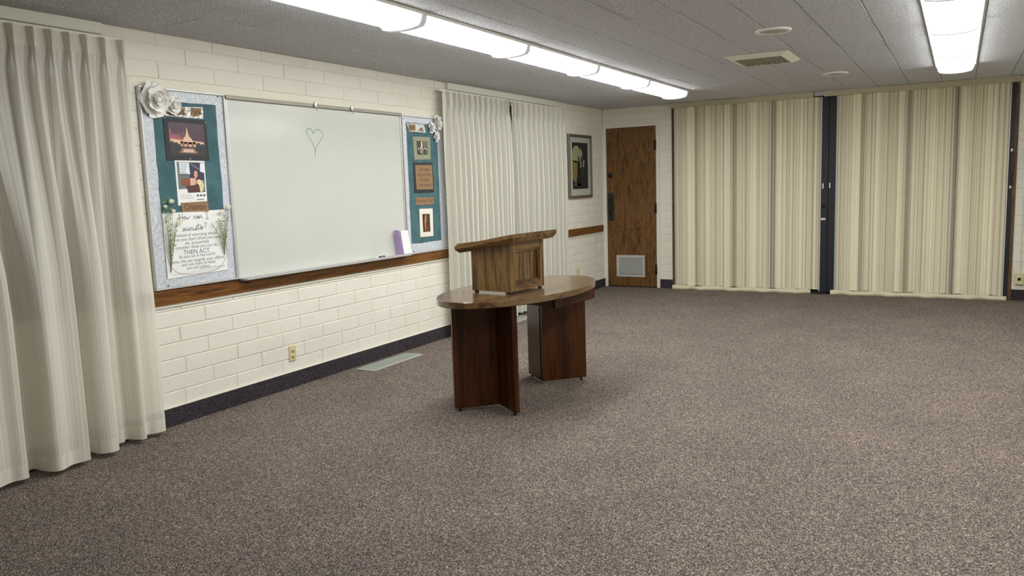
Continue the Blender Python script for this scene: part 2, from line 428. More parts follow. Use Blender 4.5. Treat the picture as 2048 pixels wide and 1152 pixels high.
# ------------------------------------------------------------------ door
dr = thing('door_1', (.39, 0, 0), None, None, None, 'structure')
B().box(-.0, .045, -.014, .06, 0, 2.18, 0, .003).box(.750, .793, -.014, .06, 0, 2.18, 0, .003).box(.045, .750, -.014, .06, 2.142, 2.18, 0, .003).build('door_frame', TRIMW, dr)
B().box(.049, .746, .004, .045, .012, 2.138, 0, .002).build('door_leaf', OAKDOOR, dr)
B().box(.045, .750, .0, .06, 0, .010).build('threshold', DARK, dr)
for z in (1.89, 1.066, .25):
    hb = B(); hb.cyl((.748, -.016, z-.065), (.748, -.016, z+.065), .009, 10); hb.box(.722, .748, -.006, .004, z-.06, z+.06)
    hb.build('hinge', BLACKM, dr)
pp = B().box(.062, .147, -.004, .004, .90, 1.28, 0, .002).build('pull_plate', BRONZE, dr)
B().tube([(.105, -.004, 1.19), (.105, -.035, 1.18), (.105, -.042, 1.09), (.105, -.035, 1.0), (.105, -.004, .99)], .011, 10).build('pull_handle', BLACKM, pp)
B().lathe((.098, .004, 1.516), (0, -1, 0), [(.034, 0), (.034, .01), (.026, .022), (.018, .024), (0, .024)], 24).build('deadbolt', BLACKM, dr)
vg = B()
x0, x1, z0, z1 = .174, .580, .138, .434
vg.box(x0, x1, -.010, .004, z0, z0+.033, 0, .002).box(x0, x1, -.010, .004, z1-.033, z1, 0, .002).box(x0, x0+.033, -.010, .004, z0+.033, z1-.033, 0, .002).box(x1-.033, x1, -.010, .004, z0+.033, z1-.033, 0, .002)
vg.box(x0+.03, x1-.03, .002, .0045, z0+.03, z1-.03, 1)
vg = vg.build('vent_grille', [ALU_L, DARK], dr)
for i in range(15):
    z = z0+.040 + i*.0155
    B().hexa([(x0+.033, -.007, z), (x1-.033, -.007, z), (x1-.033, .002, z+.010), (x0+.033, .002, z+.010), (x0+.033, -.007, z+.002), (x1-.033, -.007, z+.002), (x1-.033, .002, z+.012), (x0+.033, .002, z+.012)]).build('slat', ALU_L, vg)

# ------------------------------------------------------------------ folding partitions
B().box(.966, .998, -.012, .16, 0, 2.345, 0, .002).build('trim_5', JAMBW, kind='structure')
B().box(4.742, 4.776, -.012, .16, 0, 2.345, 0, .002).build('trim_6', JAMBW, kind='structure')
B().box(.992, 2.706, -.10, .12, 2.337, 2.399, 0, .002).build('trim_7', HEADER, kind='structure')
B().box(2.828, 4.775, -.10, .12, 2.337, 2.399, 0, .002).build('trim_8', HEADER, kind='structure')
B().box(2.70, 2.84, -.05, .10, 2.352, 2.399).build('trim_10', ALU, kind='structure')
def partition(xa, xb, fa, fb, label, post_side):
    t = thing('folding_partition', ((xa+xb)/2, -.03, 0), label, 'folding partition', 'accordion partitions across the far opening')
    rnd = random.Random(int(xa*100))
    xs = []; ys = []; x = xa; i = 0
    prof = []
    while x < xb-.001:
        wv = rnd.choice([.022, .03, .03, .04, .055]); x2 = min(x+wv, xb); amp = rnd.uniform(.003, .008)
        big = .017*math.sin(2*PI*(x-xa)/.24)
        prof += [(x, -.03+big), (x+.18*(x2-x), -.03+big-amp*.9), (x+.5*(x2-x), -.03+big-amp*1.1), (x+.80*(x2-x), -.03+big-amp*.7), (x+.97*(x2-x), -.03+big+.002)]
        x = x2
    bm = bmesh.new(); uvl = bm.loops.layers.uv.new('UVMap'); u = 0; cols = []
    for k, (px, py) in enumerate(prof):
        if k: u += math.hypot(px-prof[k-1][0], py-prof[k-1][1])
        zb = .050 + .004*math.sin(px*40)
        cols.append((bm.verts.new((px, py, zb)), bm.verts.new((px, py, 2.342)), u))
    for a, b in zip(cols[:-1], cols[1:]):
        f = bm.faces.new([a[0], b[0], b[1], a[1]])
        for lp, uv in zip(f.loops, ((a[2], 0), (b[2], 0), (b[2], 1), (a[2], 1))): lp[uvl].uv = uv
    bb = B(); bb.bm.free(); bb.bm = bm; bb.build('pleated_cover', VINYL, t, smooth=False)
    # wavy sweep strip along the carpet
    bm = bmesh.new(); n = 60; rows = []
    for k in range(n+1):
        px = lerp(fa, fb, k/n); yw = .012*math.sin(px*17)+.008*math.sin(px*31+1)
        zt = .052 + .005*math.sin(px*13+.6)
        rows.append([bm.verts.new((px, -.062+yw*.3, zt)), bm.verts.new((px, -.072+yw, .026)), bm.verts.new((px, -.078+yw*1.2, .001)), bm.verts.new((px, -.070+yw*1.2, .001)), bm.verts.new((px, -.052+yw*.3, zt))])
    for a, b in zip(rows[:-1], rows[1:]):
        for j in range(5): bm.faces.new([a[j], b[j], b[(j+1) % 5], a[(j+1) % 5]])
    bm.faces.new(rows[0]); bm.faces.new(rows[-1][::-1])
    bb = B(); bb.bm.free(); bb.bm = bm; bb.build('floor_sweep', FLAP, t, smooth=True)
    B().box(xa-.018, xa, -.045, -.01, .03, 2.335).build('edge_strip', ALU_L, t)
    B().box(xb, xb+.010, -.055, -.01, .03, 2.335).build('edge_strip', ALU_L, t)
    if post_side == 'right':
        p = B().box(2.808, 2.886, -.062, .02, .03, 2.335, 0, .004).build('lead_post', BLACK, t)
        B().lathe((2.838, -.062, 1.067), (0, -1, 0), [(.028, 0), (.028, .004), (.018, .006), (0, .006)], 20).build('lock', BLACKM, p)
        B().box(2.812, 2.862, -.065, -.061, .895, .918).build('maker_plate', WHITE, p)
        B().box(2.824, 2.838, -.085, -.061, 1.265, 1.33, 0, .004, 2).build('handle', WHITE, p)
        B().box(2.700, 2.90, -.05, 0, .001, .03).build('post_foot', DARK, t)
    else:
        p = B().box(2.888, 2.966, -.062, .02, .03, 2.335, 0, .004).build('lead_post', BLACK, t)
        B().box(2.900, 2.914, -.085, -.061, 1.27, 1.335, 0, .004, 2).build('handle', WHITE, p)
        B().tube([(4.728, -.05, 1.62), (4.735, -.075, 1.58), (4.738, -.078, 1.42), (4.735, -.075, 1.28), (4.728, -.05, 1.24)], .008, 8).build('pull_strap', JAMBW, t)
        B().box(4.715, 4.735, -.06, -.02, 1.61, 1.64).build('strap_clip', ALU, t); B().box(4.715, 4.735, -.06, -.02, 1.22, 1.25).build('strap_clip', ALU, t)
        B().box(4.702, 4.742, -.02, .0, .03, 2.335).build('jamb_liner', BLACK, t)
    return t
partition(1.028, 2.798, .978, 2.705, 'cream striped accordion partition between oak door and black centre posts', 'right')
partition(2.984, 4.690, 2.93, 4.735, 'cream striped accordion partition right of the black centre posts', 'left')
B().box(.998, 1.012, -.005, .10, 0, 2.337).build('slit_shade', BLACK, kind='structure')  # black strip standing in for the shade of the slit beside the jamb

# low voltage box and raceway on the far wall's right end
t = thing('wall_jack_box', (4.846, 0, .175), 'ivory surface jack box low on brick at far right', 'jack box')
B().box(4.803, 4.890, -.04, .0, .177, .303, 0, .005, 2).build('cover', IVORY, t)
B().box(4.832, 4.862, -.044, -.038, .222, .252).build('jack_opening', DARK, t)
B().box(4.828, 4.866, -.043, -.038, .258, .266).build('label_strip', WHITE, t)
B().box(4.838, 4.854, -.016, .0, .303, 2.395, 0, .002).build('raceway', TRIMW, t)

# ------------------------------------------------------------------ ceiling lights
def fixture_parts():
    """meshes centred at x=0, length along y 0..-1.22, ceiling at z=0"""
    L = 1.22
    hb = bmesh.new()
    def bx(bm, x0, x1, y0, y1, z0, z1):
        m = bmesh.ops.create_cube(bm, size=1)['verts']
        for v in m: v.co = Vector(((v.co.x+.5)*(x1-x0)+x0, (v.co.y+.5)*(y1-y0)+y0, (v.co.z+.5)*(z1-z0)+z0))
    bx(hb, -.155, .155, -L, 0, -.012, 0)
    bx(hb, -.160, -.152, -L, 0, -.018, 0); bx(hb, .152, .160, -L, 0, -.018, 0)
    hm = bpy.data.meshes.new('fixture_housing'); hb.to_mesh(hm); hb.free(); hm.materials.append(WHITE)
    prof = [(-.146, -.013), (-.138, -.040), (-.122, -.056), (-.07, -.064), (0, -.067), (.07, -.064), (.122, -.056), (.138, -.040), (.146, -.013)]
    lb = bmesh.new(); a = [lb.verts.new((x, -.016, z)) for x, z in prof]; b = [lb.verts.new((x, -L+.016, z)) for x, z in prof]
    for i in range(len(prof)-1):
        f = lb.faces.new([a[i], a[i+1], b[i+1], b[i]]); f.smooth = True; f.material_index = 1 if i in (0, 1, 6, 7) else 0
    bmesh.ops.recalc_face_normals(lb, faces=lb.faces[:])
    lm = bpy.data.meshes.new('lens'); lb.to_mesh(lm); lb.free(); lm.materials.append(LENS); lm.materials.append(LENSS)
    cb = bmesh.new(); pr = [(x*1.05, z*1.26-.001) for x, z in prof]; pr = [(-.149, 0)] + pr + [(.149, 0)]
    a = [cb.verts.new((x, 0, z)) for x, z in pr]; b = [cb.verts.new((x, -.016, z)) for x, z in pr]
    cb.faces.new(a); cb.faces.new(b[::-1])
    for i in range(len(pr)): cb.faces.new([a[i], a[(i+1) % len(pr)], b[(i+1) % len(pr)], b[i]])
    bmesh.ops.recalc_face_normals(cb, faces=cb.faces[:])
    cm = bpy.data.meshes.new('end_cap'); cb.to_mesh(cm); cb.free(); cm.materials.append(LENSCAP)
    return L, hm, lm, cm
FL, hm, lm, cm = fixture_parts()
def fixture(x, y, label, group, st=1.0):
    t = thing('ceiling_light', (x, y, H-.001), label, 'ceiling light', group)
    for nm, me, dy in (('housing', hm, 0), ('lens', lm, 0), ('end_cap', cm, 0), ('end_cap', cm, -FL+.016)):
        kid(nm, me, t, (x, y+dy*st, H-.001), (0, 0, 0), (1, st if nm != 'end_cap' else 1.7, 1))
NTH = ['farthest', 'second from the far end', 'third from the far end', 'fourth from the far end', 'fifth from the far end', 'sixth from the far end']
for i in range(5):
    lab = ('wraparound fluorescent light, %s in the left ceiling row' % NTH[i])
    fixture(1.45, -1.40 - i*1.25, lab, 'fluorescent lights in the left row', 1.245/1.22)
for i in range(6):
    lab = ('wraparound fluorescent light, %s in the right ceiling row' % NTH[i])
    fixture(4.18, -1.60 - i*1.22, lab, 'fluorescent lights in the right row')
PEWTER = plain('pewter_frame', srgb(120, 116, 104), .35, .6, .08, 40)
# ceiling air diffuser
t = thing('ceiling_vent', (2.79, -3.24, H), 'white louvered air vent on ceiling beside the round speakers', 'air vent')
ox0, ox1, oy0, oy1, ix0, ix1, iy0, iy1, zd = 2.535, 3.045, -3.56, -2.95, 2.60, 2.98, -3.49, -3.02, H-.030
fb = B()
O = [(ox0, oy0, H), (ox1, oy0, H), (ox1, oy1, H), (ox0, oy1, H)]; I = [(ix0, iy0, zd), (ix1, iy0, zd), (ix1, iy1, zd), (ix0, iy1, zd)]; J = [(x, y, H-.002) for x, y, z in I]
for k in range(4):
    q = (k+1) % 4
    fb.face([O[k], O[q], I[q], I[k]]); fb.face([I[k], I[q], J[q], J[k]])
fb.build('frame', TRIMW, t)
B().box(ix0, ix1, iy0, iy1, H-.004, H-.0015).build('duct_opening', DARK, t)
for i in range(9):
    x = ix0+.022+i*.042
    B().hexa([(x, iy0, zd+.004), (x+.014, iy0, zd+.020), (x+.014, iy1, zd+.020), (x, iy1, zd+.004), (x+.003, iy0, zd+.004), (x+.017, iy0, zd+.020), (x+.017, iy1, zd+.020), (x+.003, iy1, zd+.004)]).build('louver', PEWTER, t)
# round speakers
GRILL = plain('perforated_speaker_grille', srgb(176, 176, 170), .7, 0, .1, 300)
for (x, y, lb_) in ((3.118, -4.50, 'round ceiling speaker grille nearer the camera, before the air vent'), (3.16, -1.74, 'round ceiling speaker grille farther away, near folding partition')):
    t = thing('ceiling_speaker', (x, y, H), lb_, 'speaker', 'round speaker grilles in the ceiling')
    B().lathe((x, y, H), (0, 0, -1), [(.118, -.001), (.118, .006), (.112, .011), (.095, .012), (.09, .008), (.088, .006)], 40).build('rim', WHITE, t)
    B().lathe((x, y, H), (0, 0, -1), [(.09, .006), (.06, .012), (0, .014)], 40).build('grille', GRILL, t)

# ------------------------------------------------------------------ floor registers
def register(y0, y1, label):
    t = thing('floor_register', (.165, (y0+y1)/2, 0), label, 'floor vent', 'metal floor registers along the left wall')
    a, b = .070, .258
    B().box(a, a+.022, y0, y1, 0, .006, 0, .001).box(b-.022, b, y0, y1, 0, .006, 0, .001).box(a+.022, b-.022, y0, y0+.03, 0, .006, 0, .001).box(a+.022, b-.022, y1-.03, y1, 0, .006, 0, .001).build('frame', STEELV, t)
    B().box(a+.02, b-.02, y0+.02, y1-.02, 0, .0015).build('well', BRONZE, t)
    for i in range(12):
        x = a+.026+i*.0118
        B().box(x, x+.0070, y0+.03, y1-.03, .001, .005).build('slat', STEELV, t)
register(-5.375, -4.71, 'grey metal floor register beside the baseboard under the whiteboard')
register(-3.30, -2.62, 'grey metal floor register in front of the short pleated curtain')

# ------------------------------------------------------------------ curtains
def catmull(P, n):
    out = []
    for i in range(len(P)-1):
        p0, p1, p2, p3 = P[max(i-1, 0)], P[i], P[i+1], P[min(i+2, len(P)-1)]
        for k in range(n):
            t = k/n
            out.append(tuple(.5*((2*p1[j]) + (-p0[j]+p2[j])*t + (2*p0[j]-5*p1[j]+4*p2[j]-p3[j])*t*t + (-p0[j]+3*p1[j]-3*p2[j]+p3[j])*t**3) for j in range(2)))
    out.append(P[-1]); return out
def resample(P, n):
    d = [0]
    for a, b in zip(P[:-1], P[1:]): d.append(d[-1]+math.hypot(a[0]-b[0], .3*(a[1]-b[1])))
    out = []; j = 0
    for k in range(n):
        t = d[-1]*k/(n-1)
        while j < len(d)-2 and d[j+1] < t: j += 1
        u = (t-d[j])/max(1e-9, d[j+1]-d[j]); out.append((lerp(P[j][0], P[j+1][0], u), lerp(P[j][1], P[j+1][1], u)))
    return out
def curtain(pleats, y0, y1, bottom, mat, hemmat, label, name='curtain', ztop=2.303, zhem=.105, zb=.028, amp=.03, seed=1, xb=.085, parent=None, hooks=True):
    """pleats: y of pinch pleats; bottom: control points (y,x) of the hem line"""
    rnd = random.Random(seed); NS = 14*(len(pleats)+1)*2
    # keyframes as functions of s; s matched by pleat index for the top ones
    rp = [rnd.random() for _ in pleats]
    def top_prof(kind):
        P = []
        ys = [y0] + list(pleats) + [y1]
        P.append((y0, xb))
        for i, py in enumerate(pleats):
            if kind == 0:      # heading: triple fingers
                P += [(py-.016, xb), (py-.012, xb+.024), (py-.006, xb+.008), (py, xb+.028), (py+.006, xb+.008), (py+.012, xb+.024), (py+.016, xb)]
            elif kind == 1:    # tacked point
                P += [(py-.007, xb), (py-.006, xb+.028), (py-.003, xb+.010), (py, xb+.030), (py+.003, xb+.010), (py+.006, xb+.028), (py+.007, xb)]
            elif kind == 3:    # crisp fold hanging straight to the hem
                h = (pleats[1]-pleats[0])*.5; q = .052*(.9+.2*rp[i]); e = (rp[i]-.5)*.012
                P += [(py-.55*h+e, xb-.030), (py-.30*h+e, xb-.026), (py-.16*h+e, xb+q*.75), (py+.02*h+e, xb+q), (py+.20*h+e, xb+q*.9), (py+.34*h+e, xb+q*.2), (py+.46*h+e, xb-.022)]
            else:              # soft fold under the tack
                P += [(py-.030, xb-.004), (py-.022, xb+.022), (py-.010, xb+amp+.006), (py, xb+amp+.012), (py+.010, xb+amp+.006), (py+.022, xb+.022), (py+.028, xb-.002)]
            if i < len(pleats)-1:
                m = (py+pleats[i+1])/2; P.append((m, xb+(-.004 if kind == 2 else -.026 if kind == 3 else .002)))
        P.append((y1, xb)); return P
    n = 6
    K = [catmull(top_prof(k), n) if k == 2 else [q for q in resample_seg(top_prof(k), n)] for k in (0, 1, 2)]
    NP = len(K[2])
    KB = catmull(top_prof(3), n) if bottom is None else resample(catmull(bottom, 10), NP)
    # warp bottom so that parameter spreads like the top
    zs = [ztop, ztop-.03, ztop-.065, ztop-.095, ztop-.125, ztop-.16, ztop-.22, ztop-.3, 1.85, 1.65, 1.45, 1.25, 1.05, .85, .65, .45, .28, .16, zhem, .085, .055, zb]
    bm = bmesh.new(); uvl = bm.loops.layers.uv.new('UVMap'); rows = []
    us = [0]
    for a, b in zip(KB[:-1], KB[1:]): us.append(us[-1]+math.hypot(a[0]-b[0], a[1]-b[1]))
    ph = [rnd.uniform(0, 6) for _ in range(3)]
    for z in zs:
        t01 = sstep((ztop-z)/.09); t12 = sstep((ztop-.09-z)/.14); tb = sstep((2.12-z)/(2.12-(.85 if bottom is not None else 1.5)))
        row = []
        for k in range(NP):
            a = K[0][k]; b = K[1][k]; c = K[2][k]; d = KB[k]
            y = lerp(lerp(a[0], b[0], t01), c[0], t12); x = lerp(lerp(a[1], b[1], t01), c[1], t12)
            y = lerp(y, d[0], tb); x = lerp(x, d[1], tb)
            x += .004*math.sin(z*4+y*9+ph[0])*tb*(1 if z > .3 else 0); y += .004*math.sin(z*3+y*5+ph[1])*tb*(1-abs(2*k/NP-1))
            zz = z + (.006*math.sin(y*11+ph[2]) if z < .02 else 0)
            row.append(bm.verts.new((x, y, zz)))
        rows.append(row)
    hem_faces = []
    for i in range(len(zs)-1):
        for k in range(NP-1):
            f = bm.faces.new([rows[i][k], rows[i][k+1], rows[i+1][k+1], rows[i+1][k]]); f.smooth = True
            for lp, (kk, ii) in zip(f.loops, ((k, i), (k+1, i), (k+1, i+1), (k, i+1))): lp[uvl].uv = (us[kk], zs[ii])
            if zs[i] <= zhem+1e-6: hem_faces.append((i, k))
    # hem and heading as bands of their own
    t = thing(name, (.1, (y0+y1)/2, zb), label, 'curtain', 'white pinch-pleated curtains on the left wall')
    def part(nm, cond, m, push=0):
        c = bm.copy(); L_ = c.loops.layers.uv.active
        kill = []
        for f in c.faces:
            zc = sum(v.co.z for v in f.verts)/4
            if not cond(zc): kill.append(f)
        bmesh.ops.delete(c, geom=kill, context='FACES')
        bb = B(); bb.bm.free(); bb.bm = c; return bb.build(nm, m, t)
    part('drape_body', lambda z: zhem < z < ztop-.10, mat)
    part('hem', lambda z: z < zhem, hemmat)
    part('pleated_heading', lambda z: z > ztop-.10, hemmat)
    bm.free()
    B().box(.062, .080, y0-.02, y1, 2.298, 2.318, 0, .002).box(.030, .065, y1-.05, y1-.03, 2.300, 2.314).box(.030, .065, y0+.03, y0+.05, 2.300, 2.314).build('curtain_track', TRIMW, t)
    return t
def resample_seg(P, n):
    out = []
    for a, b in zip(P[:-1], P[1:]):
        for k in range(n): out.append((lerp(a[0], b[0], k/n), lerp(a[1], b[1], k/n)))
    out.append(P[-1]); return out
pl = [-9.62+i*.1 for i in range(17)]
pl = [p for p in pl if p < -7.9] + [-7.838, -7.735, -7.642, -7.545, -7.449, -7.342, -7.234]
bot1 = [(-9.72, .08), (-9.60, .07), (-9.57, .19), (-9.42, .20), (-9.38, .08), (-9.26, .07), (-9.22, .21), (-9.08, .20), (-9.05, .07), (-8.93, .07), (-8.90, .2), (-8.76, .2), (-8.72, .07), (-8.60, .07), (-8.57, .2), (-8.43, .19), (-8.40, .08), (-8.33, .07), (-8.30, .18), (-8.20, .18),
        (-8.10, .15), (-8.045, .165), (-8.01, .15), (-8.00, .075), (-7.96, .052), (-7.93, .055), (-7.925, .15), (-7.905, .205), (-7.87, .215), (-7.80, .185), (-7.735, .195), (-7.705, .19), (-7.70, .10), (-7.67, .055), (-7.635, .055), (-7.63, .14), (-7.615, .175), (-7.58, .195), (-7.545, .195), (-7.53, .175), (-7.53, .10), (-7.50, .075), (-7.455, .090), (-7.43, .085), (-7.40, .055), (-7.385, .09), (-7.365, .145), (-7.335, .155), (-7.32, .115), (-7.29, .095), (-7.24, .12), (-7.185, .125), (-7.165, .09)]
curtain(pl, -9.72, -7.215, bot1, SHEER, SHEERH, 'large sheer white curtain at left edge over night window', seed=3)
pa = [-3.949+.04, -3.80, -3.71, -3.619, -3.526, -3.422, -3.333, -3.228, -3.123, -3.022, -2.922, -2.835, -2.785]
pb = [-2.655, -2.572, -2.455, -2.31, -2.185, -2.065, -1.945, -1.825, -1.70, -1.575, -1.46]
curtain(pa, -3.99, -2.755, None, DRAPE, DRAPE, 'pleated white curtain panel directly behind the lectern, right of noticeboard', seed=5, amp=.032, zb=.03)
curtain(pb, -2.685, -1.43, None, DRAPE, DRAPE, 'pleated white curtain panel left of the framed picture', seed=8, amp=.032, zb=.045)

# ------------------------------------------------------------------ framed picture on the brick
def ring(b, x0, x1, y0, y1, z0, z1, wd, mi=0, bev=0, top=None, bot=None):
    top = top or wd; bot = bot or wd
    b.box(x0, x1, y0, y1, z1-top, z1, mi, bev); b.box(x0, x1, y0, y1, z0, z0+bot, mi, bev)
    b.box(x0, x1, y0, y0+wd, z0+bot, z1-top, mi, bev); b.box(x0, x1, y1-wd, y1, z0+bot, z1-top, mi, bev)
    return b
PEWTER = plain('pewter_frame', srgb(120, 116, 104), .35, .6, .08, 40)
MATG = plain('grey_picture_mat', srgb(176, 178, 168), .7, 0, .02, 20)
t = thing('framed_picture', (.0, -.80, 1.237), 'pewter framed dark print of robed figure hanging left of oak door', 'picture')
ring(B(), .002, .032, -1.150, -.446, 1.238, 2.034, .032, 0, .004).build('frame', PEWTER, t)
B().box(.010, .014, -1.12, -.476, 1.27, 2.0).build('mat', MATG, t)
P2 = N('dusk_grove_print'); P2.set(rough=.15)
v = P2.coord('World', (1, 1, .8)); f = P2.noise(v, 7, 5, .6, .8)
P2.l(P2.ramp(f, [(.35, srgb(22, 28, 36)), (.55, srgb(34, 42, 44)), (.75, srgb(60, 66, 52))]), P2.b.inputs['Base Color'])
GLOWC = plain('pale_dusk_glow', srgb(150, 156, 120), .3, 0, .2, 20); GOLDC = plain('golden_dusk', srgb(130, 112, 62), .3, 0, .25, 20); FIGC = plain('dark_robe', srgb(24, 26, 32), .3); GREYT = plain('grey_trunk', srgb(78, 84, 74), .3, 0, .2)
b = B(); X = .0145
yy = lambda u: lerp(-1.030, -.553, u); zz = lambda w_: lerp(1.353, 1.935, w_)
def L(k, pts, mi): b.face([(X+k*.0004, yy(u), zz(w_)) for u, w_ in pts], mi)
L(0, [(0, 0), (1, 0), (1, 1), (0, 1)], 0)
L(1, [(0, .62), (.10, .58), (.35, .56), (.58, .60), (.66, .72), (.60, .84), (.42, .92), (.2, .93), (.06, .88), (0, .8)], 1)
L(1, [(0, .22), (.2, .12), (.3, .28), (.32, .60), (.0, .62)], 2)
L(1, [(.48, .46), (.56, .46), (.60, .72), (.54, .7)], 1)
L(1, [(.66, .47), (.74, .48), (.78, .62), (.70, .64)], 1)
L(2, [(.27, 0), (.55, 0), (.55, .35), (.46, .60), (.42, .64), (.36, .64), (.31, .5), (.28, .25)], 3)
L(3, [(.355, .63), (.425, .63), (.435, .67), (.415, .70), (.375, .70), (.35, .67)], 3)
L(2, [(.05, .10), (.25, .08), (.55, .06), (.62, .10), (.3, .13)], 4)
L(3, [(.02, .92), (.3, .96), (.52, .82), (.46, .97), (.1, 1), (.0, 1)], 0)
b.build('print', [P2.m, GLOWC, GOLDC, FIGC, GREYT], t)

# ------------------------------------------------------------------ whiteboard
t = thing('whiteboard', (.0, -5.51, .85), 'large wall-mounted whiteboard with small heart drawn near top', 'whiteboard')
B().box(.004, .022, -6.448, -4.565, .865, 2.06).build('writing_surface', WBOARD, t)
ring(B(), .002, .030, -6.456, -4.556, .855, 2.066, .014, 0, .002).build('frame', ALU_L, t)
B().box(.028, .040, -6.456, -4.556, 2.045, 2.070, 0, .002).build('map_rail', PEWTER, t)
B().hexa([(.028, -6.44, .846), (.085, -6.44, .846), (.085, -4.575, .846), (.028, -4.575, .846), (.028, -6.44, .862), (.090, -6.44, .858), (.090, -4.575, .858), (.028, -4.575, .862)]).box(.086, .092, -6.44, -4.575, .850, .868).build('marker_tray', ALU_L, t)
for y in (-5.626, -5.216):
    B().box(.038, .052, y-.010, y+.010, 2.050, 2.086, 0, .002).tube([(.050, y-.008, 2.055), (.058, y-.008, 2.04), (.054, y+.004, 2.022), (.048, y+.006, 2.034)], .003, 6).build('map_clip', ALU, t)
hp = [(-5.633, 1.715), (-5.650, 1.775), (-5.695, 1.835), (-5.712, 1.862), (-5.700, 1.885), (-5.672, 1.890), (-5.650, 1.875), (-5.640, 1.853), (-5.622, 1.876), (-5.585, 1.886), (-5.548, 1.868), (-5.540, 1.840), (-5.565, 1.810), (-5.61, 1.765), (-5.628, 1.735), (-5.632, 1.700), (-5.640, 1.675)]
hp = catmull(hp, 4); b = B()
for (a0, a1), (c0, c1) in zip(hp[:-1], hp[1:]):
    d = Vector((c0-a0, c1-a1)).normalized()*.0022; nx, nz = -d.y, d.x
    b.face([(.0226, a0+nx, a1+nz), (.0226, c0+nx, c1+nz), (.0226, c0-nx, c1-nz), (.0226, a0-nx, a1-nz)])
b.build('drawn_heart', INKT, t)
b = B(); r = random.Random(4)
for i in range(16):
    y = r.choice([r.uniform(-6.2, -6.0), r.uniform(-5.5, -5.1), r.uniform(-4.95, -4.8)]); z = r.uniform(.90, 1.02); a = r.uniform(-.8, .8); l_ = r.uniform(.01, .03)
    b.face([(.0224, y, z), (.0224, y+l_*math.sin(a)+.002, z+l_), (.0224, y+l_*math.sin(a)+.005, z+l_), (.0224, y+.004, z)])
SMUDGE = plain('faint_eraser_smudge', srgb(196, 198, 194), .5)
b.build('eraser_smudges', SMUDGE, t, kind='stuff')
t = thing('marker_pen', (.064, -4.99, .861), 'white marker pen with black cap lying on whiteboard tray', 'marker')
B().cyl((.064, -5.055, .869), (.064, -4.955, .869), .0075, 14).build('barrel', WHITE, t)
B().cyl((.064, -4.957, .869), (.064, -4.925, .869), .0085, 14).build('cap', INK, t)
B().cyl((.064, -5.01, .869), (.064, -4.965, .869), .0078, 14).build('printed_band', INK, t)
# cards and envelope propped on the tray
for i, (yb, ht, m_, lab) in enumerate([(-4.716, .215, PURPD, 'leftmost lilac card standing on whiteboard tray'), (-4.700, .212, PURPLE, 'middle lilac card standing on whiteboard tray'), (-4.684, .208, PURPD, 'lilac card standing against the white envelope')]):
    b = B(); n = 6
    for k in range(n):
        u0, u1 = k/n, (k+1)/n; f_ = lambda u: yb-.030*u+.004*math.sin(u*3+i)
        b.hexa([(.036, f_(u0), .861+ht*u0), (.036+.05, f_(u0), .861+ht*u0), (.036+.05, f_(u0)+.0025, .861+ht*u0), (.036, f_(u0)+.0025, .861+ht*u0), (.034, f_(u1), .861+ht*u1), (.034+.05, f_(u1), .861+ht*u1), (.034+.05, f_(u1)+.0025, .861+ht*u1), (.034, f_(u1)+.0025, .861+ht*u1)])
    b.build('greeting_card', m_, None, lab, 'card', 'lilac cards on the tray')
b = B()
b.hexa([(.078, -4.678, .861), (.082, -4.678, .861), (.090, -4.570, .861), (.086, -4.570, .861), (.060, -4.690, 1.068), (.064, -4.690, 1.068), (.066, -4.590, 1.066), (.062, -4.590, 1.066)])
b.build('envelope', PAPER, None, 'white envelope propped on right end of whiteboard tray', 'envelope')

# ------------------------------------------------------------------ notice boards
def irregular(y0, y1, z0, z1, amp, n=14, seed=0):
    r = random.Random(seed); P = []
    for k in range(n): P.append((lerp(y0, y1, k/n), z0+r.uniform(-amp, amp)))
    for k in range(n): P.append((y1+r.uniform(-amp, amp), lerp(z0, z1, k/n)))
    for k in range(n): P.append((lerp(y1, y0, k/n), z1+r.uniform(-amp, amp)*.6))
    for k in range(n): P.append((y0+r.uniform(-amp, amp), lerp(z1, z0, k/n)))
    return P
def slab(b, pts, x0, x1, mi=0): return b.prism(pts, lambda y, z: (x0, y, z), lambda y, z: (x1, y, z), mi)
def noticeboard(y0, y1, z0, z1, gy0, gy1, gz0, gz1, label, sd):
    t = thing('noticeboard', (0, (y0+y1)/2, z0), label, 'noticeboard', 'teal noticeboards either side of the whiteboard')
    B().box(.003, .014, y0+.01, y1-.01, z0+.01, z1-.01).build('backing', ALU_L, t)
    ring(B(), .002, .030, y0, y1, z0, z1, .012, 0, .002).build('frame', ALU_L, t)
    slab(B(), irregular(y0+.014, y1-.014, z0+.016, z1-.016, .003, 14, sd), .013, .0175).build('paper_border', MARBLE, t)
    slab(B(), irregular(gy0, gy1, gz0, gz1, .0035, 12, sd+1), .017, .0195).build('cloth_panel', TEAL, t)
    for y, z in ((y0+.03, z1-.035), (y1-.05, z1-.02), (y0+.09, z0+.022)): B().lathe((.0172, y, z), (1, 0, 0), [(.004, 0), (.004, .006), (0, .007)], 10).build('pushpin', INK, t)
    return t
noticeboard(-7.090, -6.456, .857, 2.075, -7.003, -6.528, 1.29, 2.000, 'teal noticeboard with silver marbled border, left of whiteboard', 1)
noticeboard(-4.540, -3.895, .845, 2.062, -4.473, -4.006, .937, 1.998, 'narrow-looking teal noticeboard with marbled border, right of whiteboard', 5)
def card(name, pts, x0, x1, mat, label, cat, group=None):
    ys = [p[0] for p in pts]; zs = [p[1] for p in pts]
    t = thing(name, (x0, sum(ys)/len(ys), min(zs)), label, cat, group)
    slab(B(), pts, x0, x1).build('card', mat, t)
    return t
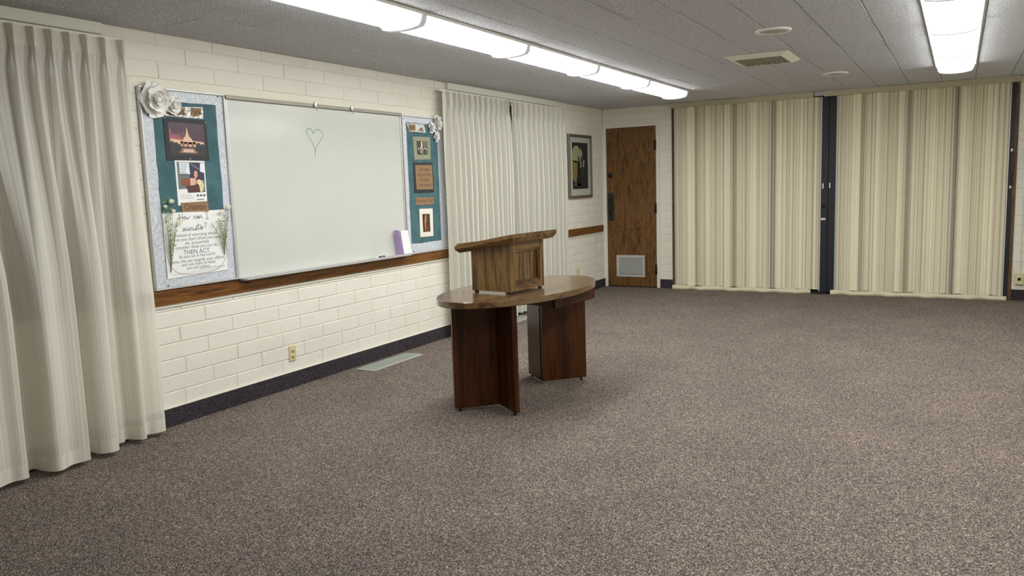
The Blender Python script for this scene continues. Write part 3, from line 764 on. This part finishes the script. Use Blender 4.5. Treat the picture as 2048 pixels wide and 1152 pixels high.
def quad_map(q):
    """q: corners TL, TR, BR, BL in (y,z)"""
    def f(u, w_):
        a = (lerp(q[3][0], q[2][0], u), lerp(q[3][1], q[2][1], u)); b_ = (lerp(q[0][0], q[1][0], u), lerp(q[0][1], q[1][1], u))
        return lerp(a[0], b_[0], w_), lerp(a[1], b_[1], w_)
    return f
# torn foil name sign, left board
q = [(-6.916, 1.962), (-6.632, 1.981), (-6.635, 1.906), (-6.914, 1.910)]
t = card('name_sign', q, .0205, .0215, FOIL, 'torn brown and silver foil sign at top of left noticeboard', 'sign', 'foil-edged name signs')
b = B(); X = .0216
for pts in ([(-6.912, 1.920), (-6.86, 1.915), (-6.80, 1.922), (-6.762, 1.918), (-6.775, 1.945), (-6.765, 1.968), (-6.90, 1.958)], [(-6.735, 1.925), (-6.70, 1.915), (-6.668, 1.925), (-6.645, 1.935), (-6.65, 1.972), (-6.73, 1.970), (-6.725, 1.945)]):
    b = B(); b.face([(X, y, z) for y, z in pts]); b.build('brown_paper', CARDBR, t)
b = B(); text_into(b, 'Oasis', -6.835, 1.942, .0219, .115, .055); b.build('lettering', INKB, t); b = B(); text_into(b, 'Park', -6.690, 1.948, .0219, .075, .05); b.build('lettering', INKB, t)
# building photo on black card
t = card('mounted_photo', [(-6.935, 1.901), (-6.621, 1.897), (-6.613, 1.646), (-6.934, 1.643)], .0217, .0245, CARDDK, 'black-matted photo of white spired building under red sky', 'photo')
SKY = N('red_dusk_sky_print'); SKY.set(rough=.3)
v = SKY.coord('World'); sp = SKY.n('ShaderNodeSeparateXYZ'); SKY.l(v, sp.inputs[0]); f = SKY.noise(v, 14, 4, .6, .5)
m1 = SKY.n('ShaderNodeMapRange'); m1.inputs['From Min'].default_value = 1.72; m1.inputs['From Max'].default_value = 1.87; SKY.l(sp.outputs[2], m1.inputs['Value'])
m2 = SKY.n('ShaderNodeMapRange'); m2.inputs['From Min'].default_value = -6.9; m2.inputs['From Max'].default_value = -6.64; m2.inputs['To Max'].default_value = .45; SKY.l(sp.outputs[1], m2.inputs['Value'])
a1 = SKY.n('ShaderNodeMath', operation='MULTIPLY_ADD'); SKY.l(m1.outputs[0], a1.inputs[0]); a1.inputs[1].default_value = .7; SKY.l(m2.outputs[0], a1.inputs[2])
a2 = SKY.n('ShaderNodeMath', operation='MULTIPLY_ADD'); SKY.l(f, a2.inputs[0]); a2.inputs[1].default_value = .7; SKY.l(a1.outputs[0], a2.inputs[2])
SKY.l(SKY.ramp(a2.outputs[0], [(.35, srgb(224, 128, 96)), (.62, srgb(176, 88, 84)), (.85, srgb(128, 78, 86)), (1.15/1.2, srgb(70, 48, 62))]), SKY.b.inputs['Base Color'])
BLDG = plain('lit_building_print', srgb(226, 186, 158), .4); BLDS = plain('building_shade_print', srgb(150, 96, 74), .4); NIGHTG = plain('dark_garden_print', srgb(46, 42, 46), .4, 0, .2, 60); TREEP = plain('dark_trees_print', srgb(44, 50, 40), .4, 0, .2, 80); PAVEP = plain('pale_path_print', srgb(140, 112, 100), .4)
qm = quad_map([(-6.904, 1.875), (-6.642, 1.870), (-6.640, 1.669), (-6.904, 1.674)]); b = B()
def PL(k, pts, mi, x=.0247): b.face([(x+k*.00025, *qm(u, w_)) for u, w_ in pts], mi)
PL(0, [(0, 0), (1, 0), (1, 1), (0, 1)], 0)
PL(1, [(0, 0), (1, 0), (1, .34), (0, .34)], 3)
PL(2, [(.03, .36), (.97, .36), (.97, .44), (.75, .46), (.25, .48), (.03, .50)], 1)
PL(2, [(.30, .28), (.72, .28), (.72, .44), (.30, .44)], 1)
PL(3, [(.35, .42), (.67, .42), (.60, .55), (.55, .60), (.52, .76), (.50, .90), (.48, .76), (.45, .60), (.40, .55)], 1)
for u in (.335, .46, .60): PL(3, [(u, .28), (u+.07, .28), (u+.07, .40), (u, .40)], 2)
for u, w_, r_ in ((.06, .36, .07), (.17, .34, .06), (.80, .35, .07), (.92, .33, .06)): PL(4, [(u+r_*math.cos(a*PI/4), w_+r_*math.sin(a*PI/4)) for a in range(8)], 4)
PL(4, [(.34, .24), (.66, .24), (.78, .08), (.24, .08)], 5); PL(5, [(.38, .20), (.62, .20), (.68, .11), (.34, .11)], 1)
b.build('print', [SKY.m, BLDG, BLDS, NIGHTG, TREEP, PAVEP], t)
for y, z in ((-6.930, 1.897), (-6.626, 1.885), (-6.765, 1.653)): B().lathe((.0243, y, z), (1, 0, 0), [(.0035, 0), (.0035, .004), (0, .005)], 10).build('pushpin', WHITE, t)
# leaflet with a girl holding a book
t = card('leaflet', [(-6.878, 1.645), (-6.654, 1.641), (-6.656, 1.372), (-6.878, 1.365)], .0200, .0212, PAPER, 'leaflet with photo of girl holding a box below spired-building photo', 'leaflet')
qm = quad_map([(-6.878, 1.645), (-6.654, 1.641), (-6.656, 1.372), (-6.878, 1.365)]); b = B()
NAVY = plain('navy_print', srgb(52, 54, 84), .5, 0, .3, 60); GREYP = plain('grey_blue_print', srgb(110, 116, 122), .5, 0, .2, 40); SKIN = plain('skin_print', srgb(216, 160, 132), .5); HAIR = plain('dark_hair_print', srgb(48, 34, 28), .5); BOXP = plain('brown_book_print', srgb(140, 78, 44), .5); YEL = plain('pale_yellow_print', srgb(228, 214, 160), .5); MAR = plain('maroon_print', srgb(84, 46, 50), .5); PINKP = plain('pink_page_print', srgb(226, 180, 166), .5)
def PL(k, pts, mi, x=.0214): b.face([(x+k*.00025, *qm(u, w_)) for u, w_ in pts], mi)
PL(0, [(.06, .27), (.96, .27), (.96, .96), (.06, .96)], 1)
PL(1, [(.45, .55), (.96, .55), (.96, .96), (.45, .96)], 0); PL(2, [(.82, .75), (.96, .72), (.96, .95), (.84, .95)], 8)
PL(2, [(.45, .93), (.52, .94), (.84, .80), (.80, .78)], 1)
PL(2, [(.06, .45), (.40, .45), (.40, .62), (.06, .64)], 1); PL(2, [(.06, .27), (.34, .27), (.34, .36), (.06, .36)], 8)
PL(2, [(.40, .27), (.78, .27), (.74, .50), (.38, .50), (.30, .40)], 6)
PL(3, [(.56, .60), (.60, .78), (.68, .81), (.76, .77), (.79, .60), (.74, .54), (.70, .56)], 3)
PL(4, [(.605, .64), (.60, .71), (.63, .765), (.69, .775), (.73, .73), (.73, .66), (.69, .60), (.64, .595)], 2)
PL(5, [(.635, .685), (.655, .685), (.655, .697), (.635, .697)], 3); PL(5, [(.69, .685), (.71, .685), (.71, .697), (.69, .697)], 3); PL(5, [(.65, .635), (.69, .635), (.685, .645), (.655, .645)], 4)
PL(4, [(.74, .58), (.86, .54), (.93, .44), (.88, .30), (.78, .27), (.76, .42), (.68, .50)], 5)
PL(5, [(.18, .44), (.46, .43), (.46, .60), (.18, .60)], 4); PL(5, [(.46, .43), (.64, .45), (.64, .60), (.46, .60)], 7)
PL(6, [(.60, .52), (.70, .46), (.72, .52), (.64, .58)], 2)
PL(5, [(.13, .70), (.47, .69), (.46, .95), (.13, .95)], 8)
b.build('print', [NAVY, GREYP, SKIN, HAIR, BOXP, YEL, MAR, PINKP, PAPER], t)
b = B()
for i, s_ in enumerate(['WHAT I SHOW', 'ANY SHARE TO', 'THE WORLD', 'TODAY?']): text_into(b, s_, -6.815-.004*(len(s_) < 10)*2, 1.618-i*.0145, .0236, .052 if i != 3 else .034, .014)
b.build('blue_lettering', INKC, t)
b = B()
for i in range(3): b.box(.0235, .0237, -6.845, -6.79, 1.565-i*.006, 1.5665-i*.006)
for i in range(3): b.box(.0214, .0217, -6.735+i*.025, -6.717+i*.025, 1.418, 1.430)
for i in range(3): b.box(.0214, .0217, -6.855, -6.77+i*.006, 1.428-i*.01, 1.4295-i*.01)
b.box(.0214, .0217, -6.735, -6.68, 1.396, 1.401)
b.build('small_print', INKG, t, kind='stuff')
t = card('name_sign', [(-6.859, 1.382), (-6.654, 1.386), (-6.652, 1.322), (-6.857, 1.325)], .0222, .0240, CARDBR, 'brown card sign reading Crismon below the leaflet', 'sign', 'brown card name signs')
b = B(); text_into(b, 'Crismon', -6.756, 1.352, .0243, .160, .056, off=.006); b.build('lettering', INKB, t)
# poster
q = [(-7.003, 1.322), (-6.529, 1.328), (-6.529, .930), (-7.003, .920)]
t = card('poster', q, .0200, .0212, PAPER, 'white poster asking How can I minister at bottom of left noticeboard', 'poster')
b = B(); X = .0215
def line(b, pts, wdt, X=X):
    for (a0, a1), (c0, c1) in zip(pts[:-1], pts[1:]):
        d = Vector((c0-a0, c1-a1))
        if d.length < 1e-7: continue
        d = d.normalized()*wdt; nx, nz = -d.y, d.x; e = d*.4
        b.face([(X, a0+nx-e.x, a1+nz-e.y), (X, c0+nx+e.x, c1+nz+e.y), (X, c0-nx+e.x, c1-nz+e.y), (X, a0-nx-e.x, a1-nz-e.y)])
G_ = {'H': (.62, [[(.02, 1.5), (.06, .9), (.02, -.1)], [(-.1, 0), (.05, .05), (.1, 1.4)], [(.55, 1.7), (.5, .6), (.5, -.5)], [(.0, .55), (.75, .6)]]),
      'o': (.5, [[(.3, .7), (.08, .5), (.1, .1), (.28, 0), (.42, .3), (.3, .7), (.5, .6)]]), 'w': (.75, [[(0, .65), (.08, .05), (.3, .4), (.36, .05), (.62, .7), (.75, .6)]]),
      'c': (.45, [[(.42, .6), (.25, .7), (.06, .35), (.2, 0), (.45, .25)]]), 'a': (.55, [[(.4, .6), (.2, .65), (.05, .25), (.2, 0), (.42, .6), (.4, .05), (.55, .25)]]),
      'n': (.6, [[(0, .7), (.05, 0), (.25, .65), (.38, .6), (.4, .05), (.6, .3)]]), 'I': (.6, [[(.0, 1.45), (.6, 1.5)], [(.3, 1.48), (.32, -.3)], [(.05, -.3), (.62, -.27)]]),
      'm': (.9, [[(0, .7), (.03, -.1), (.22, .65), (.32, .5), (.33, 0), (.55, .65), (.66, .5), (.66, .05), (.9, .3)]]), 'i': (.28, [[(.05, .65), (.07, .05), (.28, .25)], [(.08, .95), (.1, 1.0)]]),
      's': (.42, [[(.1, .2), (.35, .85), (.36, .2), (.2, -.05), (.05, .1), (.42, .25)]]), 't': (.4, [[(.25, 1.5), (.15, .1), (.4, .2)], [(-.15, .95), (.8, 1.1)]]),
      'e': (.42, [[(.05, .3), (.35, .5), (.25, .7), (.06, .4), (.2, 0), (.42, .25)]]), 'r': (.42, [[(.0, .7), (.06, 0), (.15, .55), (.42, .65)]]),
      '?': (.5, [[(.05, 1.1), (.3, 1.5), (.5, 1.2), (.25, .8), (.2, .4)], [(.17, .05), (.19, 0)]]), ' ': (.5, [])}
def hand(b, s_, y0, y1, z0, k, wdt):
    tot = sum(G_[c][0] for c in s_); sc = (y1-y0)/tot; x = 0
    for c in s_:
        for st in G_[c][1]: line(b, [(y0+(x+p[0])*sc, z0+p[1]*k+(x/tot)*.004) for p in catmull(st, 3)], wdt)
        x += G_[c][0]
hand(b, 'How can I', -6.880, -6.655, 1.277, .024, .0016)
b.build('handwritten_heading', INK, t, kind='stuff'); b = B()
hand(b, 'minister?', -6.860, -6.675, 1.205, .028, .0015)
b.build('handwritten_heading', INK, t, kind='stuff')
b = B()
for s_, a0, a1, z, h in (('Instead of worrying about', -6.926, -6.601, 1.180, .028), ("what you don't think you can", -6.949, -6.585, 1.154, .028), ('do, prayerfully', -6.852, -6.668, 1.129, .028), ('consider what you can do.', -6.925, -6.595, 1.104, .028),
                         ('THEN ACT.', -6.869, -6.661, 1.071, .042), ("As you act in the Lord's", -6.905, -6.625, 1.046, .028), ('name, He can magnify your efforts', -6.972, -6.555, 1.018, .028), ('and use them to bless', -6.890, -6.630, .995, .028), ('you and others.', -6.855, -6.670, .972, .028)):
    b = B(); text_into(b, s_, (a0+a1)/2, z, X, a1-a0, h); b.build('lettering', INKG, t)
b = B(); text_into(b, 'serving in your ministering role', -6.655, .961, X, .20, .013); b.build('lettering', INKG, t)
b = B(); hw = []
cy, cz, rw = -6.762, 1.125, .229
pts = []
for k in range(41):
    a = PI*(.93) + (PI*1.14)*k/40
    ca, sa = math.cos(a), math.sin(a); e = 3.2
    pts.append((cy+rw*math.copysign(abs(ca)**(2/e), ca), cz+.195*math.copysign(abs(sa)**(2/e), sa)))
line(b, pts, .0012); line(b, [(-7.001, .925), (-7.001, 1.32)], .0014); line(b, [(-6.531, .932), (-6.531, 1.30)], .001)
line(b, [(-6.98, .945), (-6.56, .952)], .0004); line(b, [(-6.96, .938), (-6.60, .944)], .0004)
b.build('printed_outline', INKB, t)
# right board items
t = card('name_sign', [(-4.466, 1.990), (-4.204, 1.994), (-4.178, 1.920), (-4.432, 1.922)], .0203, .0213, FOIL, 'small torn foil sign at top of right noticeboard', 'sign', 'foil-edged name signs')
B().face([(.0215, y, z) for y, z in ((-4.440, 1.928), (-4.345, 1.930), (-4.340, 1.985), (-4.436, 1.982))]).build('brown_paper', CARDBR, t)
B().face([(.0215, y, z) for y, z in ((-4.29, 1.935), (-4.21, 1.93), (-4.235, 1.965), (-4.27, 1.96))]).build('brown_paper', CARDBR, t)
b = B(); text_into(b, 'Park', -4.390, 1.957, .0218, .07, .045); b.build('lettering', INKB, t)
t = card('mounted_photo', [(-4.386, 1.879), (-4.125, 1.884), (-4.125, 1.685), (-4.377, 1.677)], .0203, .0225, CARDGR, 'small painting of a group on sage green mat, right noticeboard', 'photo')
qm = quad_map([(-4.335, 1.842), (-4.165, 1.845), (-4.165, 1.725), (-4.330, 1.722)]); b = B()
DKB = plain('dark_brown_print', srgb(58, 50, 42), .5, 0, .3, 70); PAL = plain('pale_robes_print', srgb(214, 204, 176), .5, 0, .15, 90); OLV = plain('olive_print', srgb(104, 104, 74), .5, 0, .3, 60)
def PL(k, pts, mi, x=.0227): b.face([(x+k*.00025, *qm(u, w_)) for u, w_ in pts], mi)
PL(0, [(0, 0), (1, 0), (1, 1), (0, 1)], 0); PL(1, [(.6, .55), (1, .55), (1, 1), (.6, 1)], 2); PL(1, [(.36, .5), (.52, .5), (.52, .98), (.40, .98)], 1)
for u, w_ in ((.14, .30), (.34, .34), (.52, .28), (.72, .32), (.88, .28)):
    PL(2, [(u-.09, w_-.25), (u+.09, w_-.25), (u+.07, w_+.12), (u-.06, w_+.12)], 3 if u in (.52,) else 2 if u > .8 else 0)
    PL(3, [(u-.05, w_+.08), (u+.05, w_+.08), (u+.05, w_+.2), (u-.05, w_+.2)], 1)
PL(3, [(.30, .12), (.40, .12), (.38, .42), (.32, .42)], 1)
b.build('print', [DKB, PAL, OLV, GREYP], t)
t = card('quote_plaque', [(-4.401, 1.653), (-4.101, 1.656), (-4.097, 1.385), (-4.399, 1.385)], .0203, .0240, CARDDK, 'kraft card quote about small deeds on black mat, right noticeboard', 'sign')
slab(B(), [(-4.375, 1.630), (-4.114, 1.632), (-4.111, 1.413), (-4.369, 1.415)], .0241, .0252).build('quote_card', CARDBR, t)
b = B()
for s_, z, w_ in (('Small deeds', 1.592, .16), ('done are better', 1.548, .21), ('than great', 1.502, .15), ('deeds planned', 1.455, .20)):
    b = B(); text_into(b, s_, -4.243, z, .0254, w_, .046, shear=.1); b.build('lettering', INKB, t)
t = card('name_sign', [(-4.381, 1.344), (-4.107, 1.341), (-4.105, 1.277), (-4.380, 1.276)], .0203, .0215, CARDBR, 'brown card sign reading Peralta Trail on right noticeboard', 'sign', 'brown card name signs')
b = B(); text_into(b, 'Peralta Trail', -4.243, 1.311, .0218, .235, .046); b.build('lettering', INKB, t)
t = card('mounted_photo', [(-4.341, 1.242), (-4.133, 1.238), (-4.138, .985), (-4.343, .988)], .0203, .0235, CREAMC, 'tall orange and black photo on cream mat, bottom of right noticeboard', 'photo')
qm = quad_map([(-4.301, 1.194), (-4.184, 1.191), (-4.184, 1.029), (-4.297, 1.031)]); b = B()
CAVE = N('cave_glow_print'); CAVE.set(rough=.4); v = CAVE.coord('World', (1, 1, .25)); f = CAVE.noise(v, 30, 4, .6, .6)
CAVE.l(CAVE.ramp(f, [(.35, srgb(40, 24, 18)), (.5, srgb(120, 60, 30)), (.68, srgb(214, 150, 90))]), CAVE.b.inputs['Base Color'])
def PL(k, pts, mi, x=.0237): b.face([(x+k*.00025, *qm(u, w_)) for u, w_ in pts], mi)
PL(0, [(0, 0), (1, 0), (1, 1), (0, 1)], 0); PL(1, [(.28, .05), (.75, .02), (.80, .3), (.66, .98), (.35, .95), (.22, .4)], 1); PL(2, [(.46, .45), (.58, .48), (.60, .75), (.50, .80)], 0)
b.build('print', [DKB, CAVE.m], t)

# ------------------------------------------------------------------ paper roses
def petal_mesh(name, L_, W_, tilt, cup, curl, seed):
    r = random.Random(seed); bm = bmesh.new(); nu, nv = 7, 6; grid = []
    for j in range(nv):
        v_ = j/(nv-1); wv = W_*(math.sin(PI*(.12+.80*v_))**.7)*(.45+.55*min(1, v_*1.6)); row = []
        for i in range(nu):
            u = -1+2*i/(nu-1)
            rad = L_*(v_ - .10*v_*v_*abs(u)**2); side = wv*u
            out = math.sin(tilt)*rad + cup*(u*u)*v_ - cup*.4*v_*(1-v_)*2
            out -= curl*max(0, v_-.7)**2*8
            out += r.uniform(-.008, .008)*L_*v_
            row.append(bm.verts.new((out, side, math.cos(tilt)*rad)))
        grid.append(row)
    for j in range(nv-1):
        for i in range(nu-1): bm.faces.new([grid[j][i], grid[j][i+1], grid[j+1][i+1], grid[j+1][i]]).smooth = True
    sol = bm
    me = bpy.data.meshes.new(name); sol.to_mesh(me); sol.free(); me.materials.append(PAPERF); return me
pm = [petal_mesh('petal', 1.0, .80, .10, .22, .16, 1), petal_mesh('petal', .80, .66, .42, .20, .10, 2), petal_mesh('petal', .56, .48, .80, .18, .03, 3), petal_mesh('petal', .36, .30, 1.15, .12, .0, 4)]
bd = bmesh.new(); bmesh.ops.create_uvsphere(bd, u_segments=10, v_segments=6, radius=.13); bdm = bpy.data.meshes.new('rose_centre'); bd.to_mesh(bdm); bd.free(); bdm.materials.append(PAPERF)
def rose(y, z, R_, x, label, spin, squash=.85):
    t = thing('paper_rose', (x, y, z), label, 'paper flower', 'white paper roses pinned to the noticeboards')
    for ring_, (n, off, dx) in enumerate(((5, 0, 0), (5, .6, .10), (4, .2, .16), (3, .9, .20))):
        for k in range(n):
            a = spin+off+2*PI*k/n+random.uniform(-.1, .1); sc = R_*random.uniform(.93, 1.05)
            kid('petal', pm[ring_], t, (x+dx*R_, y, z), (a, 0, 0), (sc, sc, sc))
    kid('rose_centre', bdm, t, (x+.42*R_, y, z), (0, 0, 0), (R_, R_, R_))
    t.scale = (1, squash, 1)
    return t
rose(-6.990, 1.996, .112, .024, 'largest white paper rose at top corner of left noticeboard', .3, .9)
rose(-6.862, 1.975, .060, .026, 'small white paper rose right of the largest rose', 1.0, .95)
rose(-4.005, 2.012, .080, .026, 'largest white paper rose at corner of right noticeboard', .8, .8)
rose(-4.100, 1.968, .055, .026, 'white paper rose at lower left of right noticeboard cluster', 0, .8)
rose(-4.030, 1.893, .050, .026, 'lowest white paper rose of right noticeboard cluster', .5, .8)

# ------------------------------------------------------------------ artificial flower sprigs on the poster
def sprig(base, tips, label, seed, blossoms):
    r = random.Random(seed)
    t = thing('flower_sprig', (.03, base[0], base[1]), label, 'artificial flowers', 'artificial flower sprigs on the poster')
    b = B(); lv = B()
    for (ty, tz) in tips:
        P = []
        for k in range(7):
            u = k/6; P.append((.026+.016*math.sin(u*PI*.8), lerp(base[0], ty, u**1.5), lerp(base[1], tz, u)))
        b.tube(P, .0022, 5, 0, .0010)
        for k in range(10):
            u = .35+.62*k/9; y = lerp(base[0], ty, u**1.5); z = lerp(base[1], tz, u); x = .026+.016*math.sin(u*PI*.8)
            a = r.uniform(-1.2, 1.2)+(PI if r.random() < .0 else 0); ln = r.uniform(.012, .022); w_ = ln*.28; dx = r.uniform(-.004, .008)
            d = Vector((math.sin(a), math.cos(a))); n_ = Vector((d.y, -d.x))
            p1 = Vector((y, z))+d*ln*.5+n_*w_; p2 = Vector((y, z))+d*ln; p3 = Vector((y, z))+d*ln*.5-n_*w_
            lv.face([(x, y, z), (x+dx, p1.x, p1.y), (x+dx*1.5, p2.x, p2.y), (x+dx, p3.x, p3.y)])
    b.build('stems', STEM, t); lv.build('leaves', LEAFG, t, kind='stuff')
    for (y, z, s_) in blossoms:
        q = B()
        for k in range(6):
            a = 2*PI*k/6+.3; q.prism([(y+.15*s_*math.cos(a-.9), z+.15*s_*math.sin(a-.9)), (y+s_*math.cos(a-.35), z+s_*.7*math.sin(a-.35)), (y+s_*1.1*math.cos(a), z+s_*.75*math.sin(a)), (y+s_*math.cos(a+.35), z+s_*.7*math.sin(a+.35)), (y+.15*s_*math.cos(a+.9), z+.15*s_*math.sin(a+.9))],
                    lambda yy_, zz_: (.044, yy_, zz_), lambda yy_, zz_: (.0455+abs(yy_-y)*.3, yy_, zz_))
        q.lathe((.045, y, z), (1, 0, 0), [(s_*.3, 0), (s_*.3, .003), (0, .005)], 8)
        q.build('blossom', BLOS, t)
sprig((-6.975, .96), [(-7.000, 1.40), (-6.955, 1.42), (-6.935, 1.355), (-6.905, 1.285), (-6.925, 1.24), (-6.99, 1.30), (-6.975, 1.36)], 'green and cream artificial sprig on left side of poster', 2, [(-6.945, 1.395, .018), (-6.935, 1.335, .014), (-6.895, 1.265, .017), (-6.990, 1.365, .012)])
sprig((-6.555, 1.03), [(-6.500, 1.345), (-6.545, 1.31), (-6.570, 1.27), (-6.650, 1.235), (-6.590, 1.27), (-6.525, 1.29), (-6.60, 1.24)], 'green and cream artificial sprig on right side of poster', 5, [(-6.510, 1.345, .018), (-6.565, 1.315, .017), (-6.585, 1.265, .012)])

# ------------------------------------------------------------------ outlets
def outlet(y, z, label):
    t = thing('wall_outlet', (0, y, z-.057), label, 'outlet', 'ivory outlets on the left wall')
    B().box(.0, .007, y-.035, y+.035, z-.057, z+.057, 0, .003).build('cover_plate', IVORY, t)
    for dz in (-.021, .021):
        f = B().lathe((.006, y, z+dz), (1, 0, 0), [(.0165, 0), (.0165, .0035), (0, .0036)], 20).build('receptacle', IVORY, t)
        B().box(.0092, .0099, y-.008, y-.005, z+dz-.001, z+dz+.008).box(.0092, .0099, y+.005, y+.008, z+dz-.001, z+dz+.008).box(.0092, .0099, y-.002, y+.002, z+dz-.010, z+dz-.005).build('slot', INKB, f)
outlet(-5.985, .253, 'ivory duplex outlet on white brick below the whiteboard')
outlet(-.915, .285, 'ivory duplex outlet on brick beneath the framed picture')

# ------------------------------------------------------------------ oval table
TC = Vector((1.687, -5.535, 0)); AX = math.radians(-5.5)
t = thing('oval_table', TC, 'oval walnut laminate table on V-shaped panel legs', 'table')
def rot2(x, y): return (TC.x + x*math.cos(AX)-y*math.sin(AX), TC.y + x*math.sin(AX)+y*math.cos(AX))
n = 96; A_, B_ = .400, .745
bm = bmesh.new()
def ell(k, d=0): a = 2*PI*k/n; return rot2((A_-d)*math.cos(a), (B_-d)*math.sin(a))
rings = []
for d, z in ((.006, .700), (.0, .704), (.0, .737), (.003, .740)): rings.append([bm.verts.new((*ell(k, d), z)) for k in range(n)])
for i in range(3):
    for k in range(n): bm.faces.new([rings[i][k], rings[i][(k+1) % n], rings[i+1][(k+1) % n], rings[i+1][k]])
bm.faces.new(rings[0][::-1]); bm.faces.new(rings[-1])
bb = B(); bb.bm.free(); bb.bm = bm; bb.build('tabletop', TTOP, t)
def panel(b, p, q, th, z0, z1, ext=0):
    p, q = Vector(p), Vector(q); d = (q-p).normalized(); nn = Vector((-d.y, d.x))*th/2; p = p-d*ext
    P = [p-nn, q-nn, q+nn, p+nn]
    b.hexa([(v.x, v.y, z0) for v in P]+[(v.x, v.y, z1) for v in P]); return b
for apex, ends, nm in (((1.692, -5.862), ((1.476, -6.078), (1.900, -6.020)), 'left'), ((1.682, -5.223), ((1.905, -4.990), (1.479, -5.038)), 'right')):
    for e in ends:
        b = B(); panel(b, apex, e, .034, .022, .700, .012 if e is ends[0] else -.017)
        leg = b.build('leg', LEGW, t)
        d = (Vector(e)-Vector(apex)).normalized(); f = Vector(e)-d*.035
        g = B(); g.cyl((f.x, f.y, 0), (f.x, f.y, .024), .009, 12)
        g.build('glide', BLACKM, leg)
# centre stretcher and drawer
b = B(); panel(b, (1.692, -5.86), (1.682, -5.225), .03, .635, .700); b.build('under_rail', LEGW, t)
c4 = [rot2(*p_) for p_ in ((-.18, .02), (.275, -.03), (.285, .465), (-.18, .465))]
B().hexa([(x, y, .625) for x, y in c4]+[(x, y, .6995) for x, y in c4]).build('drawer_case', LEGW, t)
c4 = [rot2(*p_) for p_ in ((.270, -.036), (.290, -.036), (.300, .475), (.280, .475))]
B().hexa([(x, y, .618) for x, y in c4]+[(x, y, .6990) for x, y in c4]).build('drawer', LEGW, t)

# ------------------------------------------------------------------ tabletop lectern
NN = Vector((1.796, -5.865)); E1 = Vector((.1085, .994)).normalized()
E2 = Vector((-E1.y, E1.x))
def LP(a, d, z): p = NN + E1*a + E2*d; return (p.x, p.y, z)
WB, DB, Z0 = .382, .309, .752
t = thing('tabletop_lectern', (*(NN+E1*WB/2+E2*DB/2), .74), 'small oak lectern with slanted top standing on oval table', 'lectern')
zt = lambda d: 1.062 - .171*d       # underside of the sloping desk
def lbox(b, a0, a1, d0, d1, z0, z1=None, mi=0):
    zf = lambda d: (z1 if z1 is not None else zt(d))
    b.hexa([LP(a0, d0, z0), LP(a1, d0, z0), LP(a1, d1, z0), LP(a0, d1, z0), LP(a0, d0, zf(d0)), LP(a1, d0, zf(d0)), LP(a1, d1, zf(d1)), LP(a0, d1, zf(d1))], mi); return b
lbox(B(), 0, .018, .020, DB, Z0).build('side_panel', LECT, t)
lbox(B(), WB-.018, WB, .020, DB, Z0).build('side_panel', LECT, t)
lbox(B(), .018, WB-.018, .022, .034, Z0+.01).build('front_panel', LECT, t)
lbox(B(), -.002, .048, -.001, .022, Z0).build('stile', LECT, t)
lbox(B(), -.003, 0, .0, .052, Z0).build('corner_post', LECT, t)
lbox(B(), WB-.045, WB, -.001, .022, Z0).build('stile', LECT, t)
lbox(B(), .048, WB-.045, -.001, .022, Z0, Z0+.050).build('rail', LECTR, t)
lbox(B(), .048, WB-.045, -.001, .022, 1.012).build('rail', LECTR, t)
b = B()  # bevelled moulding inside the frame
for (a0, a1, z0_, z1_) in ((.048, WB-.045, Z0+.050, Z0+.062), (.048, WB-.045, 1.000, 1.012)): lbox(b, a0, a1, .006, .022, z0_, z1_)
for (a0, a1) in ((.048, .060), (WB-.057, WB-.045)): lbox(b, a0, a1, .006, .022, Z0+.062, 1.000)
b.build('moulding', LECTR, t)
lbox(B(), .018, WB-.018, .034, DB-.03, .86, .872).build('shelf', LECT, t)
for a, d in ((.01, .012), (WB-.03, .012), (.01, DB-.03), (WB-.03, DB-.03)):
    lbox(B(), a, a+.02, d, d+.02, .7405, Z0).build('foot', BLACKM, t)
# sloping desk, chamfered beneath
b = B(); o_ = .064; ch = .022; th = .050
a0, a1, d0, d1 = -o_, WB+o_, -.068, DB+.0845
bot = [(a0+ch, d0+ch*.6), (a1-ch, d0+ch*.6), (a1-ch, d1-ch), (a0+ch, d1-ch)]; mid = [(a0, d0), (a1, d0), (a1, d1), (a0, d1)]
VB = [b.bm.verts.new(LP(a, d, zt(d))) for a, d in bot]; VM = [b.bm.verts.new(LP(a, d, zt(d)+.026)) for a, d in mid]; VT = [b.bm.verts.new(LP(a, d, zt(d)+th)) for a, d in mid]
for P_, Q_ in ((VB, VM), (VM, VT)):
    for k in range(4): b.bm.faces.new([P_[k], P_[(k+1) % 4], Q_[(k+1) % 4], Q_[k]])
b.bm.faces.new(VB[::-1]); b.bm.faces.new(VT)
b.build('desk_top', LECTX, t)
b = B(); d_ = d1-.012
b.hexa([LP(a0+.02, d_-.012, zt(d_-.012)+th), LP(a1-.02, d_-.012, zt(d_-.012)+th), LP(a1-.02, d_+.010, zt(d_+.010)+th), LP(a0+.02, d_+.010, zt(d_+.010)+th), LP(a0+.02, d_-.012, zt(d_)+th+.012), LP(a1-.02, d_-.012, zt(d_)+th+.012), LP(a1-.02, d_+.010, zt(d_)+th+.012), LP(a0+.02, d_+.010, zt(d_)+th+.012)])
b.build('book_ledge', LECTX, t)
